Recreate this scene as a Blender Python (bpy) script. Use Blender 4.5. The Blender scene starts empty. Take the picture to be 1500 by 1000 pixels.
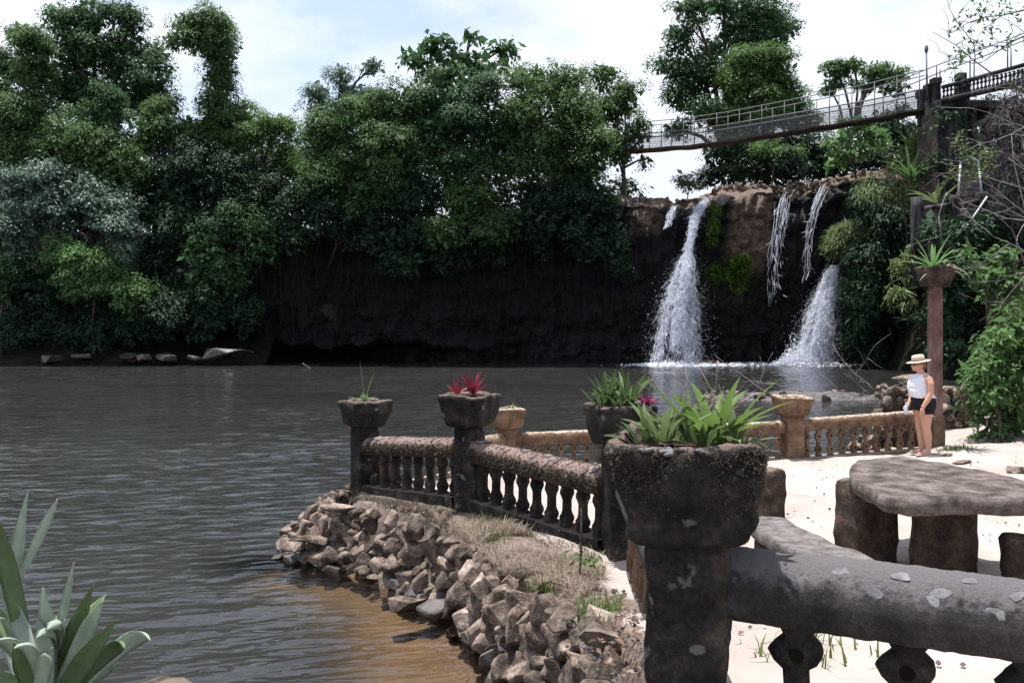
import bpy, bmesh, math, random
import numpy as np
from mathutils import Vector, Matrix, Euler

SC = bpy.context.scene
COL = SC.collection
F = 1210.0            # focal length in pixels of the 1500-pixel-wide photograph
HC = 2.5              # camera height above the water

# ------------------------------------------------------------------ camera
cam_d = bpy.data.cameras.new('camera')
cam = bpy.data.objects.new('camera', cam_d)
COL.objects.link(cam)
cam.location = (0, 0, HC)
cam.rotation_euler = (math.radians(90), 0, 0)
cam_d.sensor_width = 36.0
cam_d.lens = 36.0 * F / 1500.0
cam_d.shift_y = -20.0 / 1500.0
cam_d.clip_start = 0.05
cam_d.clip_end = 3000
SC.camera = cam

# ------------------------------------------------------------------ light
SUN_EL = math.radians(81)
SUN_DIR = Vector((-0.80, 0.55, 0)).normalized() * math.cos(SUN_EL) + Vector((0, 0, math.sin(SUN_EL)))
sun_d = bpy.data.lights.new('sun', 'SUN')
sun_d.energy = 5.0
sun_d.angle = math.radians(0.5)
sun_d.color = (1.0, 0.98, 0.955)
sun = bpy.data.objects.new('sun', sun_d)
COL.objects.link(sun)
sun.rotation_euler = SUN_DIR.to_track_quat('Z', 'Y').to_euler()

world = bpy.data.worlds.new('World')
SC.world = world
world.use_nodes = True
wt = world.node_tree
wt.nodes.clear()
def wn(t, **kw):
    n = wt.nodes.new(t)
    for k, v in kw.items():
        setattr(n, k, v)
    return n
w_out = wn('ShaderNodeOutputWorld')
w_bg = wn('ShaderNodeBackground')
w_sky = wn('ShaderNodeTexSky')
w_sky.sky_type = 'NISHITA'
w_sky.sun_disc = False
w_sky.sun_elevation = SUN_EL
w_sky.sun_rotation = math.atan2(SUN_DIR.x, SUN_DIR.y)
w_bg.inputs['Strength'].default_value = 0.063
w_tc = wn('ShaderNodeTexCoord')
w_map = wn('ShaderNodeMapping')
w_map.inputs['Scale'].default_value = (1.0, 1.0, 2.2)
w_map.inputs['Location'].default_value = (3.1, 0.7, 0.35)
w_noise = wn('ShaderNodeTexNoise')
w_noise.inputs['Scale'].default_value = 2.1
w_noise.inputs['Detail'].default_value = 7
w_noise.inputs['Roughness'].default_value = 0.55
w_ramp = wn('ShaderNodeValToRGB')
w_ramp.color_ramp.elements[0].position = 0.44
w_ramp.color_ramp.elements[0].color = (0.28, 0.28, 0.28, 1)     # thin high veil
w_ramp.color_ramp.elements[1].position = 0.60
w_ramp.color_ramp.elements[1].color = (1, 1, 1, 1)
w_mix = wn('ShaderNodeMix')
w_mix.data_type = 'RGBA'
w_tint = wn('ShaderNodeMix')
w_tint.data_type = 'RGBA'
w_tint.blend_type = 'MULTIPLY'
w_tint.inputs[0].default_value = 1.0
w_tint.inputs[7].default_value = (2.45, 2.3, 2.15, 1)
wl = wt.links.new
wl(w_tc.outputs['Generated'], w_map.inputs['Vector'])
wl(w_map.outputs['Vector'], w_noise.inputs['Vector'])
w_sep = wn('ShaderNodeSeparateXYZ')
wl(w_tc.outputs['Generated'], w_sep.inputs[0])
w_b1 = wn('ShaderNodeMath'); w_b1.operation = 'MULTIPLY_ADD'      # cloud banks close up towards the horizon
w_b1.inputs[1].default_value = -0.42
w_b1.inputs[2].default_value = 0.21
wl(w_sep.outputs[2], w_b1.inputs[0])
w_b2 = wn('ShaderNodeMath'); w_b2.operation = 'ADD'
wl(w_b1.outputs[0], w_b2.inputs[0])
wl(w_noise.outputs['Fac'], w_b2.inputs[1])
wl(w_b2.outputs[0], w_ramp.inputs['Fac'])
# clouds are whitest towards the sun
w_dot = wn('ShaderNodeVectorMath'); w_dot.operation = 'DOT_PRODUCT'
w_dot.inputs[1].default_value = SUN_DIR[:]
wl(w_tc.outputs['Generated'], w_dot.inputs[0])
w_mx = wn('ShaderNodeMath'); w_mx.operation = 'MAXIMUM'; w_mx.inputs[1].default_value = 0.0
wl(w_dot.outputs['Value'], w_mx.inputs[0])
w_sq = wn('ShaderNodeMath'); w_sq.operation = 'POWER'; w_sq.inputs[1].default_value = 1.5
wl(w_mx.outputs[0], w_sq.inputs[0])
w_cl = wn('ShaderNodeMix'); w_cl.data_type = 'RGBA'
w_cl.inputs[6].default_value = (8.4, 8.9, 10.2, 1)
w_cl.inputs[7].default_value = (19.5, 19.8, 21.0, 1)
wl(w_sq.outputs[0], w_cl.inputs[0])
wl(w_cl.outputs[2], w_mix.inputs[7])
wl(w_ramp.outputs['Color'], w_mix.inputs[0])
wl(w_sky.outputs['Color'], w_tint.inputs[6])
wl(w_tint.outputs[2], w_mix.inputs[6])
wl(w_mix.outputs[2], w_bg.inputs['Color'])
wl(w_bg.outputs['Background'], w_out.inputs['Surface'])

SC.view_settings.view_transform = 'Standard'
SC.view_settings.look = 'None'
SC.view_settings.exposure = 0.65
SC.view_settings.gamma = 1.0
SC.view_settings.use_curve_mapping = False
SC.cycles.max_bounces = 8
SC.cycles.diffuse_bounces = 2
SC.cycles.transparent_max_bounces = 12
SC.cycles.caustics_reflective = False
SC.cycles.caustics_refractive = False

# ------------------------------------------------------------------ helpers
def P(px, py, D):
    return Vector(((px - 750.0) / F * D, D, HC - (py - 480.0) / F * D))

def PZ(px, py, z):
    D = (HC - z) * F / (py - 480.0)
    return Vector(((px - 750.0) / F * D, D, z))

def _hash(ix, iy, iz, seed):
    n = (ix * 374761393 + iy * 668265263 + iz * 2147483647 + seed * 1274126177) & 0xFFFFFFFF
    n = ((n ^ (n >> 13)) * 1274126177) & 0xFFFFFFFF
    n = n ^ (n >> 16)
    return (n & 0xFFFFFF) / float(0xFFFFFF)

def vnoise(p, seed=0):
    p = np.asarray(p, dtype=np.float64)
    i = np.floor(p).astype(np.int64)
    f = p - i
    u = f * f * (3 - 2 * f)
    r = 0
    for dx in (0, 1):
        wx = u[:, 0] if dx else 1 - u[:, 0]
        for dy in (0, 1):
            wy = u[:, 1] if dy else 1 - u[:, 1]
            for dz in (0, 1):
                wz = u[:, 2] if dz else 1 - u[:, 2]
                r = r + wx * wy * wz * _hash(i[:, 0] + dx, i[:, 1] + dy, i[:, 2] + dz, seed)
    return r * 2 - 1

def fbm(p, octv=4, seed=0, gain=0.5):
    p = np.asarray(p, dtype=np.float64)
    a, r = 1.0, 0
    for k in range(octv):
        r = r + a * vnoise(p, seed + k * 17)
        p = p * 2.03 + 11.7
        a *= gain
    return r

def rough_verts(v, amp, scale, seed=0, octv=3):
    v = np.asarray(v, dtype=np.float64)
    d = np.stack([fbm(v * scale + 31.0 * k, octv, seed + 5 * k) for k in range(3)], 1)
    return v + d * amp

def mesh_from(verts, faces, smooth=True, name='mesh'):
    me = bpy.data.meshes.new(name)
    me.from_pydata([tuple(map(float, q)) for q in verts], [], [tuple(int(i) for i in f) for f in faces])
    me.update()
    if smooth:
        me.polygons.foreach_set('use_smooth', np.ones(len(me.polygons), dtype=bool))
    return me

def mesh_quads(verts, quads, smooth=False, name='mesh'):
    """fast path: verts (n,3), quads (m,4)"""
    verts = np.ascontiguousarray(verts, dtype=np.float32)
    quads = np.ascontiguousarray(quads, dtype=np.int32)
    me = bpy.data.meshes.new(name)
    me.vertices.add(len(verts))
    me.vertices.foreach_set('co', verts.ravel())
    me.loops.add(quads.size)
    me.loops.foreach_set('vertex_index', quads.ravel())
    me.polygons.add(len(quads))
    me.polygons.foreach_set('loop_start', np.arange(0, quads.size, quads.shape[1], dtype=np.int32))
    me.update(calc_edges=True)
    if smooth:
        me.polygons.foreach_set('use_smooth', np.ones(len(quads), dtype=bool))
    return me

def world_loc(o):
    v = Vector((0, 0, 0))
    while o is not None:
        v = v + o.location
        o = o.parent
    return v

def obj(name, me, mat=None, parent=None, loc=None, rot=None, scale=None, kind=None, label=None, cat=None, group=None):
    """mesh vertices (and loc) are world coordinates; the parent only carries"""
    o = bpy.data.objects.new(name, me)
    COL.objects.link(o)
    if mat is not None:
        for m in (mat if isinstance(mat, (list, tuple)) else [mat]):
            if len(me.materials) < (len(mat) if isinstance(mat, (list, tuple)) else 1):
                me.materials.append(m)
    if loc is not None:
        o.location = loc
    if rot is not None:
        o.rotation_euler = rot
    if scale is not None:
        o.scale = scale
    if parent is not None:
        base = PBASE.get(parent.name, None)
        if base is None:
            base = parent.location.copy()
            PBASE[parent.name] = base
        o.parent = parent
        if parent.type == 'EMPTY':
            o.matrix_parent_inverse = Matrix.Translation(-base)
        else:
            gb = parent.parent.location.copy() if parent.parent is not None else Vector((0, 0, 0))
            o.matrix_parent_inverse = (parent.matrix_basis).inverted() if parent.parent is not None else parent.matrix_basis.inverted()
    if kind: o['kind'] = kind
    if label: o['label'] = label
    if cat: o['category'] = cat
    if group: o['group'] = group
    return o
PBASE = {}

def thing(name, label, cat, loc, group=None):
    o = bpy.data.objects.new(name, None)
    COL.objects.link(o)
    o.empty_display_size = 0.2
    o.location = loc
    o['label'] = label
    o['category'] = cat
    if group: o['group'] = group
    return o

def merge(parts):
    V, Q, n = [], [], 0
    for v, f in parts:
        V.extend([tuple(q) for q in v])
        Q.extend([tuple(i + n for i in ff) for ff in f])
        n += len(v)
    return V, Q

def rbox(size, r=0.02, n=6):
    """rounded box grid centred on the origin -> verts, faces"""
    bm = bmesh.new()
    bmesh.ops.create_cube(bm, size=2.0)
    bmesh.ops.subdivide_edges(bm, edges=bm.edges[:], cuts=n, use_grid_fill=True)
    v = np.array([q.co[:] for q in bm.verts])
    f = [[q.index for q in ff.verts] for ff in bm.faces]
    bm.free()
    h = np.array(size) / 2.0
    p = v * h
    inner = np.maximum(h - r, 1e-4)
    c = np.clip(p, -inner, inner)
    d = p - c
    L = np.linalg.norm(d, axis=1, keepdims=True)
    out = np.where(L > 1e-9, c + d / np.maximum(L, 1e-9) * np.minimum(L, r), p)
    return out, f

def tube(pts, radii, sides=8, cap=True):
    pts = [Vector(p) for p in pts]
    V, Q = [], []
    up = Vector((0, 0, 1))
    prev = None
    for i, p in enumerate(pts):
        a = pts[max(i - 1, 0)]; b = pts[min(i + 1, len(pts) - 1)]
        t = (b - a)
        t = t.normalized() if t.length > 1e-9 else Vector((0, 0, 1))
        if prev is None:
            ref = Vector((1, 0, 0)) if abs(t.z) > 0.9 else up
            u = t.cross(ref).normalized()
        else:
            u = (prev - t * prev.dot(t))
            u = u.normalized() if u.length > 1e-6 else t.orthogonal().normalized()
        prev = u
        w = t.cross(u)
        r = radii[i] if hasattr(radii, '__len__') else radii
        for k in range(sides):
            an = 2 * math.pi * k / sides
            V.append(p + (u * math.cos(an) + w * math.sin(an)) * r)
    m = len(pts)
    for i in range(m - 1):
        for k in range(sides):
            a = i * sides + k; b = i * sides + (k + 1) % sides
            Q.append((a, b, b + sides, a + sides))
    if cap:
        Q.append(tuple(range(sides))[::-1])
        Q.append(tuple(range((m - 1) * sides, m * sides)))
    return V, Q

def loft(rings):
    """rings: list of (cx,cy,z,rx,ry); elliptical"""
    S = 20
    V, Q = [], []
    for cx, cy, z, rx, ry in rings:
        for k in range(S):
            a = 2 * math.pi * k / S
            V.append((cx + rx * math.cos(a), cy + ry * math.sin(a), z))
    for i in range(len(rings) - 1):
        for k in range(S):
            a = i * S + k; b = i * S + (k + 1) % S
            Q.append((a, b, b + S, a + S))
    Q.append(tuple(range(S))[::-1])
    Q.append(tuple(range((len(rings) - 1) * S, len(rings) * S)))
    return V, Q

def place(vf, loc, rz=0, tilt=None):
    v, f = vf
    M = Matrix.Translation(Vector(loc)) @ Matrix.Rotation(rz, 4, 'Z')
    if tilt is not None:
        M = M @ tilt
    return [M @ Vector(q) for q in v], f

# ------------------------------------------------------------------ materials
MATS = {}
def nodes_of(name):
    m = bpy.data.materials.new(name)
    m.use_nodes = True
    t = m.node_tree
    t.nodes.clear()
    out = t.nodes.new('ShaderNodeOutputMaterial')
    return m, t, out

def ramp(t, fac, cols):
    r = t.nodes.new('ShaderNodeValToRGB')
    e = r.color_ramp.elements
    while len(e) < len(cols):
        e.new(0.5)
    for k, (p, c) in enumerate(cols):
        e[k].position = p
        e[k].color = (c[0], c[1], c[2], 1)
    t.links.new(fac, r.inputs['Fac'])
    return r.outputs['Color']

def noise(t, vec, scale, detail=5, rough=0.6, dist=0.0):
    n = t.nodes.new('ShaderNodeTexNoise')
    n.inputs['Scale'].default_value = scale
    n.inputs['Detail'].default_value = detail
    n.inputs['Roughness'].default_value = rough
    n.inputs['Distortion'].default_value = dist
    t.links.new(vec, n.inputs['Vector'])
    return n.outputs['Fac']

def mixc(t, fac, a, b, blend='MIX'):
    m = t.nodes.new('ShaderNodeMix')
    m.data_type = 'RGBA'
    m.blend_type = blend
    for sock, val in ((m.inputs[0], fac), (m.inputs[6], a), (m.inputs[7], b)):
        if isinstance(val, (int, float)):
            sock.default_value = val
        elif isinstance(val, (tuple, list)):
            sock.default_value = (val[0], val[1], val[2], 1)
        else:
            t.links.new(val, sock)
    return m.outputs[2]

def mathn(t, op, a, b=0.0, clamp=False):
    m = t.nodes.new('ShaderNodeMath')
    m.operation = op
    m.use_clamp = clamp
    for s, v in ((m.inputs[0], a), (m.inputs[1], b)):
        if isinstance(v, (int, float)):
            s.default_value = v
        else:
            t.links.new(v, s)
    return m.outputs[0]

def stone_mat(name, cols, scale=3.0, fine=40.0, bump=0.6, rough=0.9, spec=0.3, top=None, per_obj=0.0, streak=None, spots=None, bdist=0.02):
    m, t, out = nodes_of(name)
    b = t.nodes.new('ShaderNodeBsdfPrincipled')
    b.inputs['Roughness'].default_value = rough
    b.inputs['Specular IOR Level'].default_value = spec
    g = t.nodes.new('ShaderNodeNewGeometry')
    pos = g.outputs['Position']
    if per_obj:
        oi = t.nodes.new('ShaderNodeObjectInfo')
        tc = t.nodes.new('ShaderNodeTexCoord')
        va = t.nodes.new('ShaderNodeVectorMath'); va.operation = 'ADD'
        t.links.new(pos, va.inputs[0])
        vs = t.nodes.new('ShaderNodeVectorMath'); vs.operation = 'SCALE'
        cb = t.nodes.new('ShaderNodeCombineXYZ')
        t.links.new(oi.outputs['Random'], cb.inputs[0]); t.links.new(oi.outputs['Random'], cb.inputs[1])
        t.links.new(cb.outputs[0], vs.inputs[0]); vs.inputs['Scale'].default_value = 37.0
        t.links.new(vs.outputs[0], va.inputs[1])
        pos = va.outputs[0]
    n1 = noise(t, pos, scale, 6, 0.62)
    n2 = noise(t, pos, fine, 4, 0.65)
    f = mathn(t, 'ADD', mathn(t, 'MULTIPLY', n1, 0.72), mathn(t, 'MULTIPLY', n2, 0.28))
    k = len(cols)
    lo, hi = 0.36, 0.64
    c = ramp(t, f, [(lo + (hi - lo) * i / max(k - 1, 1), cols[i]) for i in range(k)])
    if streak is not None:
        mp = t.nodes.new('ShaderNodeMapping')
        mp.inputs['Scale'].default_value = (streak[1], streak[1], streak[1] * 0.12)
        t.links.new(pos, mp.inputs['Vector'])
        ns = noise(t, mp.outputs['Vector'], 1.0, 4, 0.6)
        fs = ramp(t, ns, [(0.5, (0, 0, 0)), (0.66, (1, 1, 1))])
        c = mixc(t, fs, c, streak[0])
    if spots is not None:
        nv = noise(t, pos, spots[1], 3, 0.5)
        fv = ramp(t, nv, [(spots[2], (0, 0, 0)), (spots[2] + 0.05, (1, 1, 1))])
        c = mixc(t, fv, c, spots[0])
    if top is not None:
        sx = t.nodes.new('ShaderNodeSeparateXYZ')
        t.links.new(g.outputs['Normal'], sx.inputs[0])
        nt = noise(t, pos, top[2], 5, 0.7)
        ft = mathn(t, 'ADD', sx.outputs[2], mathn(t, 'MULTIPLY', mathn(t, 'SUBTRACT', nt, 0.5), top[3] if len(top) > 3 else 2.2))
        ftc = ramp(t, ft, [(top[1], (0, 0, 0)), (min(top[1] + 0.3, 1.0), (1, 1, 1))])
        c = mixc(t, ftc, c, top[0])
    if per_obj:
        hv = t.nodes.new('ShaderNodeHueSaturation')
        t.links.new(mathn(t, 'ADD', mathn(t, 'MULTIPLY', oi.outputs['Random'], per_obj), 1.0 - per_obj / 2), hv.inputs['Value'])
        t.links.new(c, hv.inputs['Color'])
        c = hv.outputs['Color']
    t.links.new(c, b.inputs['Base Color'])
    if bump:
        bp = t.nodes.new('ShaderNodeBump')
        bp.inputs['Strength'].default_value = bump
        bp.inputs['Distance'].default_value = bdist
        n3 = noise(t, pos, fine * 0.6, 6, 0.75)
        t.links.new(mathn(t, 'ADD', n3, n1), bp.inputs['Height'])
        t.links.new(bp.outputs['Normal'], b.inputs['Normal'])
    t.links.new(b.outputs['BSDF'], out.inputs['Surface'])
    return m

def leaf_mat(name, dark, light, rough=0.42, trans=0.25, tcol=None, spec=0.2, big=0.6):
    m, t, out = nodes_of(name)
    g = t.nodes.new('ShaderNodeNewGeometry')
    n1 = noise(t, g.outputs['Position'], big, 3, 0.6)
    f = mathn(t, 'ADD', mathn(t, 'MULTIPLY', g.outputs['Random Per Island'], 0.55), mathn(t, 'MULTIPLY', mathn(t, 'SUBTRACT', n1, 0.28), 1.0), clamp=True)
    c = mixc(t, f, dark, light)
    b = t.nodes.new('ShaderNodeBsdfPrincipled')
    b.inputs['Roughness'].default_value = rough + 0.08
    b.inputs['Specular IOR Level'].default_value = spec
    t.links.new(c, b.inputs['Base Color'])
    tr = t.nodes.new('ShaderNodeBsdfTranslucent')
    tc = mixc(t, 0.5, c, tcol if tcol else tuple(x * 1.4 for x in light), 'MIX')
    t.links.new(tc, tr.inputs['Color'])
    mx = t.nodes.new('ShaderNodeMixShader')
    mx.inputs[0].default_value = trans
    t.links.new(b.outputs['BSDF'], mx.inputs[1])
    t.links.new(tr.outputs['BSDF'], mx.inputs[2])
    t.links.new(mx.outputs['Shader'], out.inputs['Surface'])
    return m

def plain(name, col, rough=0.6, spec=0.4, var=0.25, scale=20, metal=0.0):
    m, t, out = nodes_of(name)
    b = t.nodes.new('ShaderNodeBsdfPrincipled')
    b.inputs['Roughness'].default_value = rough
    b.inputs['Specular IOR Level'].default_value = spec
    b.inputs['Metallic'].default_value = metal
    g = t.nodes.new('ShaderNodeNewGeometry')
    n = noise(t, g.outputs['Position'], scale, 4, 0.6)
    c = ramp(t, n, [(0.3, tuple(x * (1 - var) for x in col)), (0.7, tuple(min(1, x * (1 + var)) for x in col))])
    t.links.new(c, b.inputs['Base Color'])
    t.links.new(b.outputs['BSDF'], out.inputs['Surface'])
    return m

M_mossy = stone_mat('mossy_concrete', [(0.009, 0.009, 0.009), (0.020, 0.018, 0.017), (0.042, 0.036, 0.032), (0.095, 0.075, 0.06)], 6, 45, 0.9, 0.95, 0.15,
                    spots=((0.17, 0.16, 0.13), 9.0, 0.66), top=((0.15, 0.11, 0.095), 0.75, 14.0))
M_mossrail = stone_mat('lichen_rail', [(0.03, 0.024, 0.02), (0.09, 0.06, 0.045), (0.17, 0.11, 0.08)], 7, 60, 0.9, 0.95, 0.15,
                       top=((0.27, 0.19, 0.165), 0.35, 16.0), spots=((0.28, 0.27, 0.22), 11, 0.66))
M_concrete = stone_mat('weathered_shaded_concrete', [(0.02, 0.018, 0.018), (0.05, 0.045, 0.044), (0.10, 0.09, 0.09)], 6.0, 90, 1.0, 0.95, 0.2,
                       spots=((0.05, 0.042, 0.038), 22, 0.62), top=((0.165, 0.152, 0.155), 0.42, 30, 1.1), bdist=0.02)  # shade painted into the sides along with dark growth; upward faces coloured lighter
M_tabletop = stone_mat('lichened_concrete', [(0.035, 0.028, 0.025), (0.085, 0.067, 0.058), (0.16, 0.128, 0.115), (0.23, 0.195, 0.185)], 6.5, 70, 1.0, 0.95, 0.2,
                       spots=((0.12, 0.13, 0.06), 5, 0.67))
M_leg = stone_mat('rough_brown_stone', [(0.022, 0.017, 0.015), (0.058, 0.042, 0.034), (0.13, 0.09, 0.066)], 6, 40, 0.9, 0.95, 0.15, top=((0.17, 0.13, 0.1), 0.7, 14))
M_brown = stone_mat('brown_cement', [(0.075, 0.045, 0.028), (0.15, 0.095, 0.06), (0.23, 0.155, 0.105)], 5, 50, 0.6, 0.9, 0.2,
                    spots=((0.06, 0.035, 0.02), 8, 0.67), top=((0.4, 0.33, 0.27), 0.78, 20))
M_hole_shade = plain('hole_shade_dark', (0.012, 0.009, 0.007), 1.0, 0.0)  # solid near-black discs on the balusters, painted shade in place of drilled openings
M_rock = stone_mat('wall_stone', [(0.026, 0.020, 0.016), (0.085, 0.064, 0.050), (0.21, 0.16, 0.128), (0.38, 0.315, 0.27)], 4.5, 30, 0.9, 0.9, 0.25, per_obj=0.8)
M_wetrock = stone_mat('wet_rock', [(0.02, 0.018, 0.018), (0.07, 0.06, 0.055), (0.16, 0.13, 0.12)], 1.5, 14, 0.8, 0.5, 0.4, per_obj=0.5)
M_shell = stone_mat('pale_inlay', [(0.09, 0.086, 0.09), (0.16, 0.152, 0.16), (0.23, 0.22, 0.232)], 12, 60, 0.5, 0.75, 0.3, per_obj=0.5)
M_shell2 = stone_mat('pinkish_inlay', [(0.10, 0.075, 0.066), (0.2, 0.155, 0.14), (0.28, 0.235, 0.225)], 12, 60, 0.5, 0.9, 0.2, per_obj=0.6)
M_soil = stone_mat('planter_soil', [(0.02, 0.014, 0.01), (0.06, 0.04, 0.03), (0.13, 0.09, 0.07)], 9, 70, 1.0, 1.0, 0.1)
M_cliff_dark = (0.045, 0.037, 0.035)

def sand_mat():
    m, t, out = nodes_of('pale_sand')
    b = t.nodes.new('ShaderNodeBsdfPrincipled')
    b.inputs['Roughness'].default_value = 0.95
    b.inputs['Specular IOR Level'].default_value = 0.2
    g = t.nodes.new('ShaderNodeNewGeometry')
    pos = g.outputs['Position']
    n1 = noise(t, pos, 1.3, 6, 0.62)
    n2 = noise(t, pos, 28, 5, 0.7)
    n3 = noise(t, pos, 90, 3, 0.6)
    c = ramp(t, n1, [(0.3, (0.30, 0.25, 0.22)), (0.55, (0.39, 0.335, 0.30)), (0.75, (0.43, 0.375, 0.345))])
    c = mixc(t, ramp(t, n2, [(0.60, (0, 0, 0)), (0.72, (0.6, 0.6, 0.6))]), c, (0.22, 0.175, 0.15))
    c = mixc(t, ramp(t, n3, [(0.70, (0, 0, 0)), (0.76, (0.8, 0.8, 0.8))]), c, (0.16, 0.12, 0.1))
    a = t.nodes.new('ShaderNodeAttribute'); a.attribute_name = 'kind_mask'
    sp = t.nodes.new('ShaderNodeSeparateColor')
    t.links.new(a.outputs['Color'], sp.inputs[0])
    soil = ramp(t, n2, [(0.35, (0.09, 0.065, 0.05)), (0.6, (0.2, 0.155, 0.13)), (0.7, (0.3, 0.25, 0.22))])
    fm = mathn(t, 'ADD', sp.outputs[0], mathn(t, 'MULTIPLY', mathn(t, 'SUBTRACT', n1, 0.5), 1.2), clamp=True)
    c = mixc(t, ramp(t, fm, [(0.4, (0, 0, 0)), (0.65, (1, 1, 1))]), c, soil)
    bed = ramp(t, n1, [(0.3, (0.09, 0.064, 0.042)), (0.6, (0.18, 0.13, 0.083)), (0.8, (0.23, 0.17, 0.11))])
    c = mixc(t, sp.outputs[1], c, bed)
    t.links.new(c, b.inputs['Base Color'])
    bp = t.nodes.new('ShaderNodeBump')
    bp.inputs['Strength'].default_value = 0.5
    bp.inputs['Distance'].default_value = 0.06
    t.links.new(mathn(t, 'ADD', noise(t, pos, 7, 6, 0.7), mathn(t, 'MULTIPLY', n3, 0.3)), bp.inputs['Height'])
    t.links.new(bp.outputs['Normal'], b.inputs['Normal'])
    t.links.new(b.outputs['BSDF'], out.inputs['Surface'])
    return m
M_sand = sand_mat()

def water_mat():
    m, t, out = nodes_of('pond_water')
    g = t.nodes.new('ShaderNodeNewGeometry')
    pos = g.outputs['Position']
    # ripples: crests run away to the right, short wavelength
    def wave(rot, sx, sy, sc, detail, rough, dist=0.0):
        mp = t.nodes.new('ShaderNodeMapping')
        m0 = t.nodes.new('ShaderNodeMapping')
        m0.inputs['Rotation'].default_value = (0, 0, math.radians(rot))
        t.links.new(pos, m0.inputs['Vector'])
        mp.inputs['Scale'].default_value = (sx, sy, 1)
        t.links.new(m0.outputs['Vector'], mp.inputs['Vector'])
        return noise(t, mp.outputs['Vector'], sc, detail, rough, dist)
    h1 = wave(-24, 0.50, 1.9, 1.25, 2.0, 0.5, 0.4)
    h2 = wave(-12, 0.6, 2.0, 3.4, 2.0, 0.5, 0.3)
    h3 = wave(10, 0.25, 0.5, 0.5, 2, 0.5)
    amp = ramp(t, h3, [(0.3, (0.45, 0.45, 0.45)), (0.65, (1, 1, 1))])
    h = mathn(t, 'ADD', mathn(t, 'MULTIPLY', h1, 0.03), mathn(t, 'MULTIPLY', h2, 0.045))
    bp = t.nodes.new('ShaderNodeBump')
    bp.inputs['Distance'].default_value = 1.0
    t.links.new(mathn(t, 'MULTIPLY', amp, 0.95), bp.inputs['Strength'])
    t.links.new(h, bp.inputs['Height'])
    nrm = bp.outputs['Normal']
    # murky body
    dif = t.nodes.new('ShaderNodeBsdfDiffuse')
    nb = noise(t, pos, 0.15, 3, 0.5)
    t.links.new(ramp(t, nb, [(0.3, (0.023, 0.024, 0.022)), (0.7, (0.032, 0.033, 0.030))]), dif.inputs['Color'])
    trn = t.nodes.new('ShaderNodeBsdfTransparent')
    trn.inputs['Color'].default_value = (0.84, 0.77, 0.66, 1)
    a = t.nodes.new('ShaderNodeAttribute'); a.attribute_name = 'shallow'
    sp = t.nodes.new('ShaderNodeSeparateColor')
    t.links.new(a.outputs['Color'], sp.inputs[0])
    body = t.nodes.new('ShaderNodeMixShader')
    t.links.new(sp.outputs[0], body.inputs[0])
    t.links.new(dif.outputs[0], body.inputs[1]); t.links.new(trn.outputs[0], body.inputs[2])
    gl = t.nodes.new('ShaderNodeBsdfGlossy')
    gl.inputs['Roughness'].default_value = 0.03
    gl.inputs['Color'].default_value = (0.95, 0.95, 1.0, 1)
    t.links.new(nrm, gl.inputs['Normal'])
    fr = t.nodes.new('ShaderNodeFresnel')
    fr.inputs['IOR'].default_value = 1.34
    t.links.new(nrm, fr.inputs['Normal'])
    mx = t.nodes.new('ShaderNodeMixShader')
    t.links.new(fr.outputs[0], mx.inputs[0])
    t.links.new(body.outputs[0], mx.inputs[1]); t.links.new(gl.outputs[0], mx.inputs[2])
    t.links.new(mx.outputs[0], out.inputs['Surface'])
    return m
M_water = water_mat()

def cliff_mat():
    m, t, out = nodes_of('cliff_rock')
    b = t.nodes.new('ShaderNodeBsdfPrincipled')
    b.inputs['Specular IOR Level'].default_value = 0.35
    b.inputs['Roughness'].default_value = 0.7
    g = t.nodes.new('ShaderNodeNewGeometry')
    pos = g.outputs['Position']
    n1 = noise(t, pos, 0.7, 6, 0.65)
    n2 = noise(t, pos, 4.0, 6, 0.7)
    mp = t.nodes.new('ShaderNodeMapping'); mp.inputs['Scale'].default_value = (2.2, 2.2, 0.3)
    t.links.new(pos, mp.inputs['Vector'])
    n3 = noise(t, mp.outputs['Vector'], 1.0, 5, 0.65)
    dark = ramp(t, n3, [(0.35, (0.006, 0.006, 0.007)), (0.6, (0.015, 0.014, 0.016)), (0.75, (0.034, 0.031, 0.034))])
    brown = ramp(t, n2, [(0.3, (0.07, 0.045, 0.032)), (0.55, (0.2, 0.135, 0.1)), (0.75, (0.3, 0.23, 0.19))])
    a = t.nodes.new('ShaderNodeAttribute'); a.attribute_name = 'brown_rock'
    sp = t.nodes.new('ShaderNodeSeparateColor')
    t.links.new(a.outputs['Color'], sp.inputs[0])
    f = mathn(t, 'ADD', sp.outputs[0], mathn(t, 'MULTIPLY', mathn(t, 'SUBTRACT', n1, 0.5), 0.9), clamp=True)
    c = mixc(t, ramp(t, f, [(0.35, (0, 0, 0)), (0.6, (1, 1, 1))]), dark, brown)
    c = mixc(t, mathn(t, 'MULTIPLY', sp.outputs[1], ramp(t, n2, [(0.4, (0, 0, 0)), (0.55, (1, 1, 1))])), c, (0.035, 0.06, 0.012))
    t.links.new(c, b.inputs['Base Color'])
    bp = t.nodes.new('ShaderNodeBump')
    bp.inputs['Strength'].default_value = 0.9
    bp.inputs['Distance'].default_value = 0.25
    t.links.new(mathn(t, 'ADD', n2, n3), bp.inputs['Height'])
    t.links.new(bp.outputs['Normal'], b.inputs['Normal'])
    t.links.new(b.outputs['BSDF'], out.inputs['Surface'])
    return m
M_cliff = cliff_mat()

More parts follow.
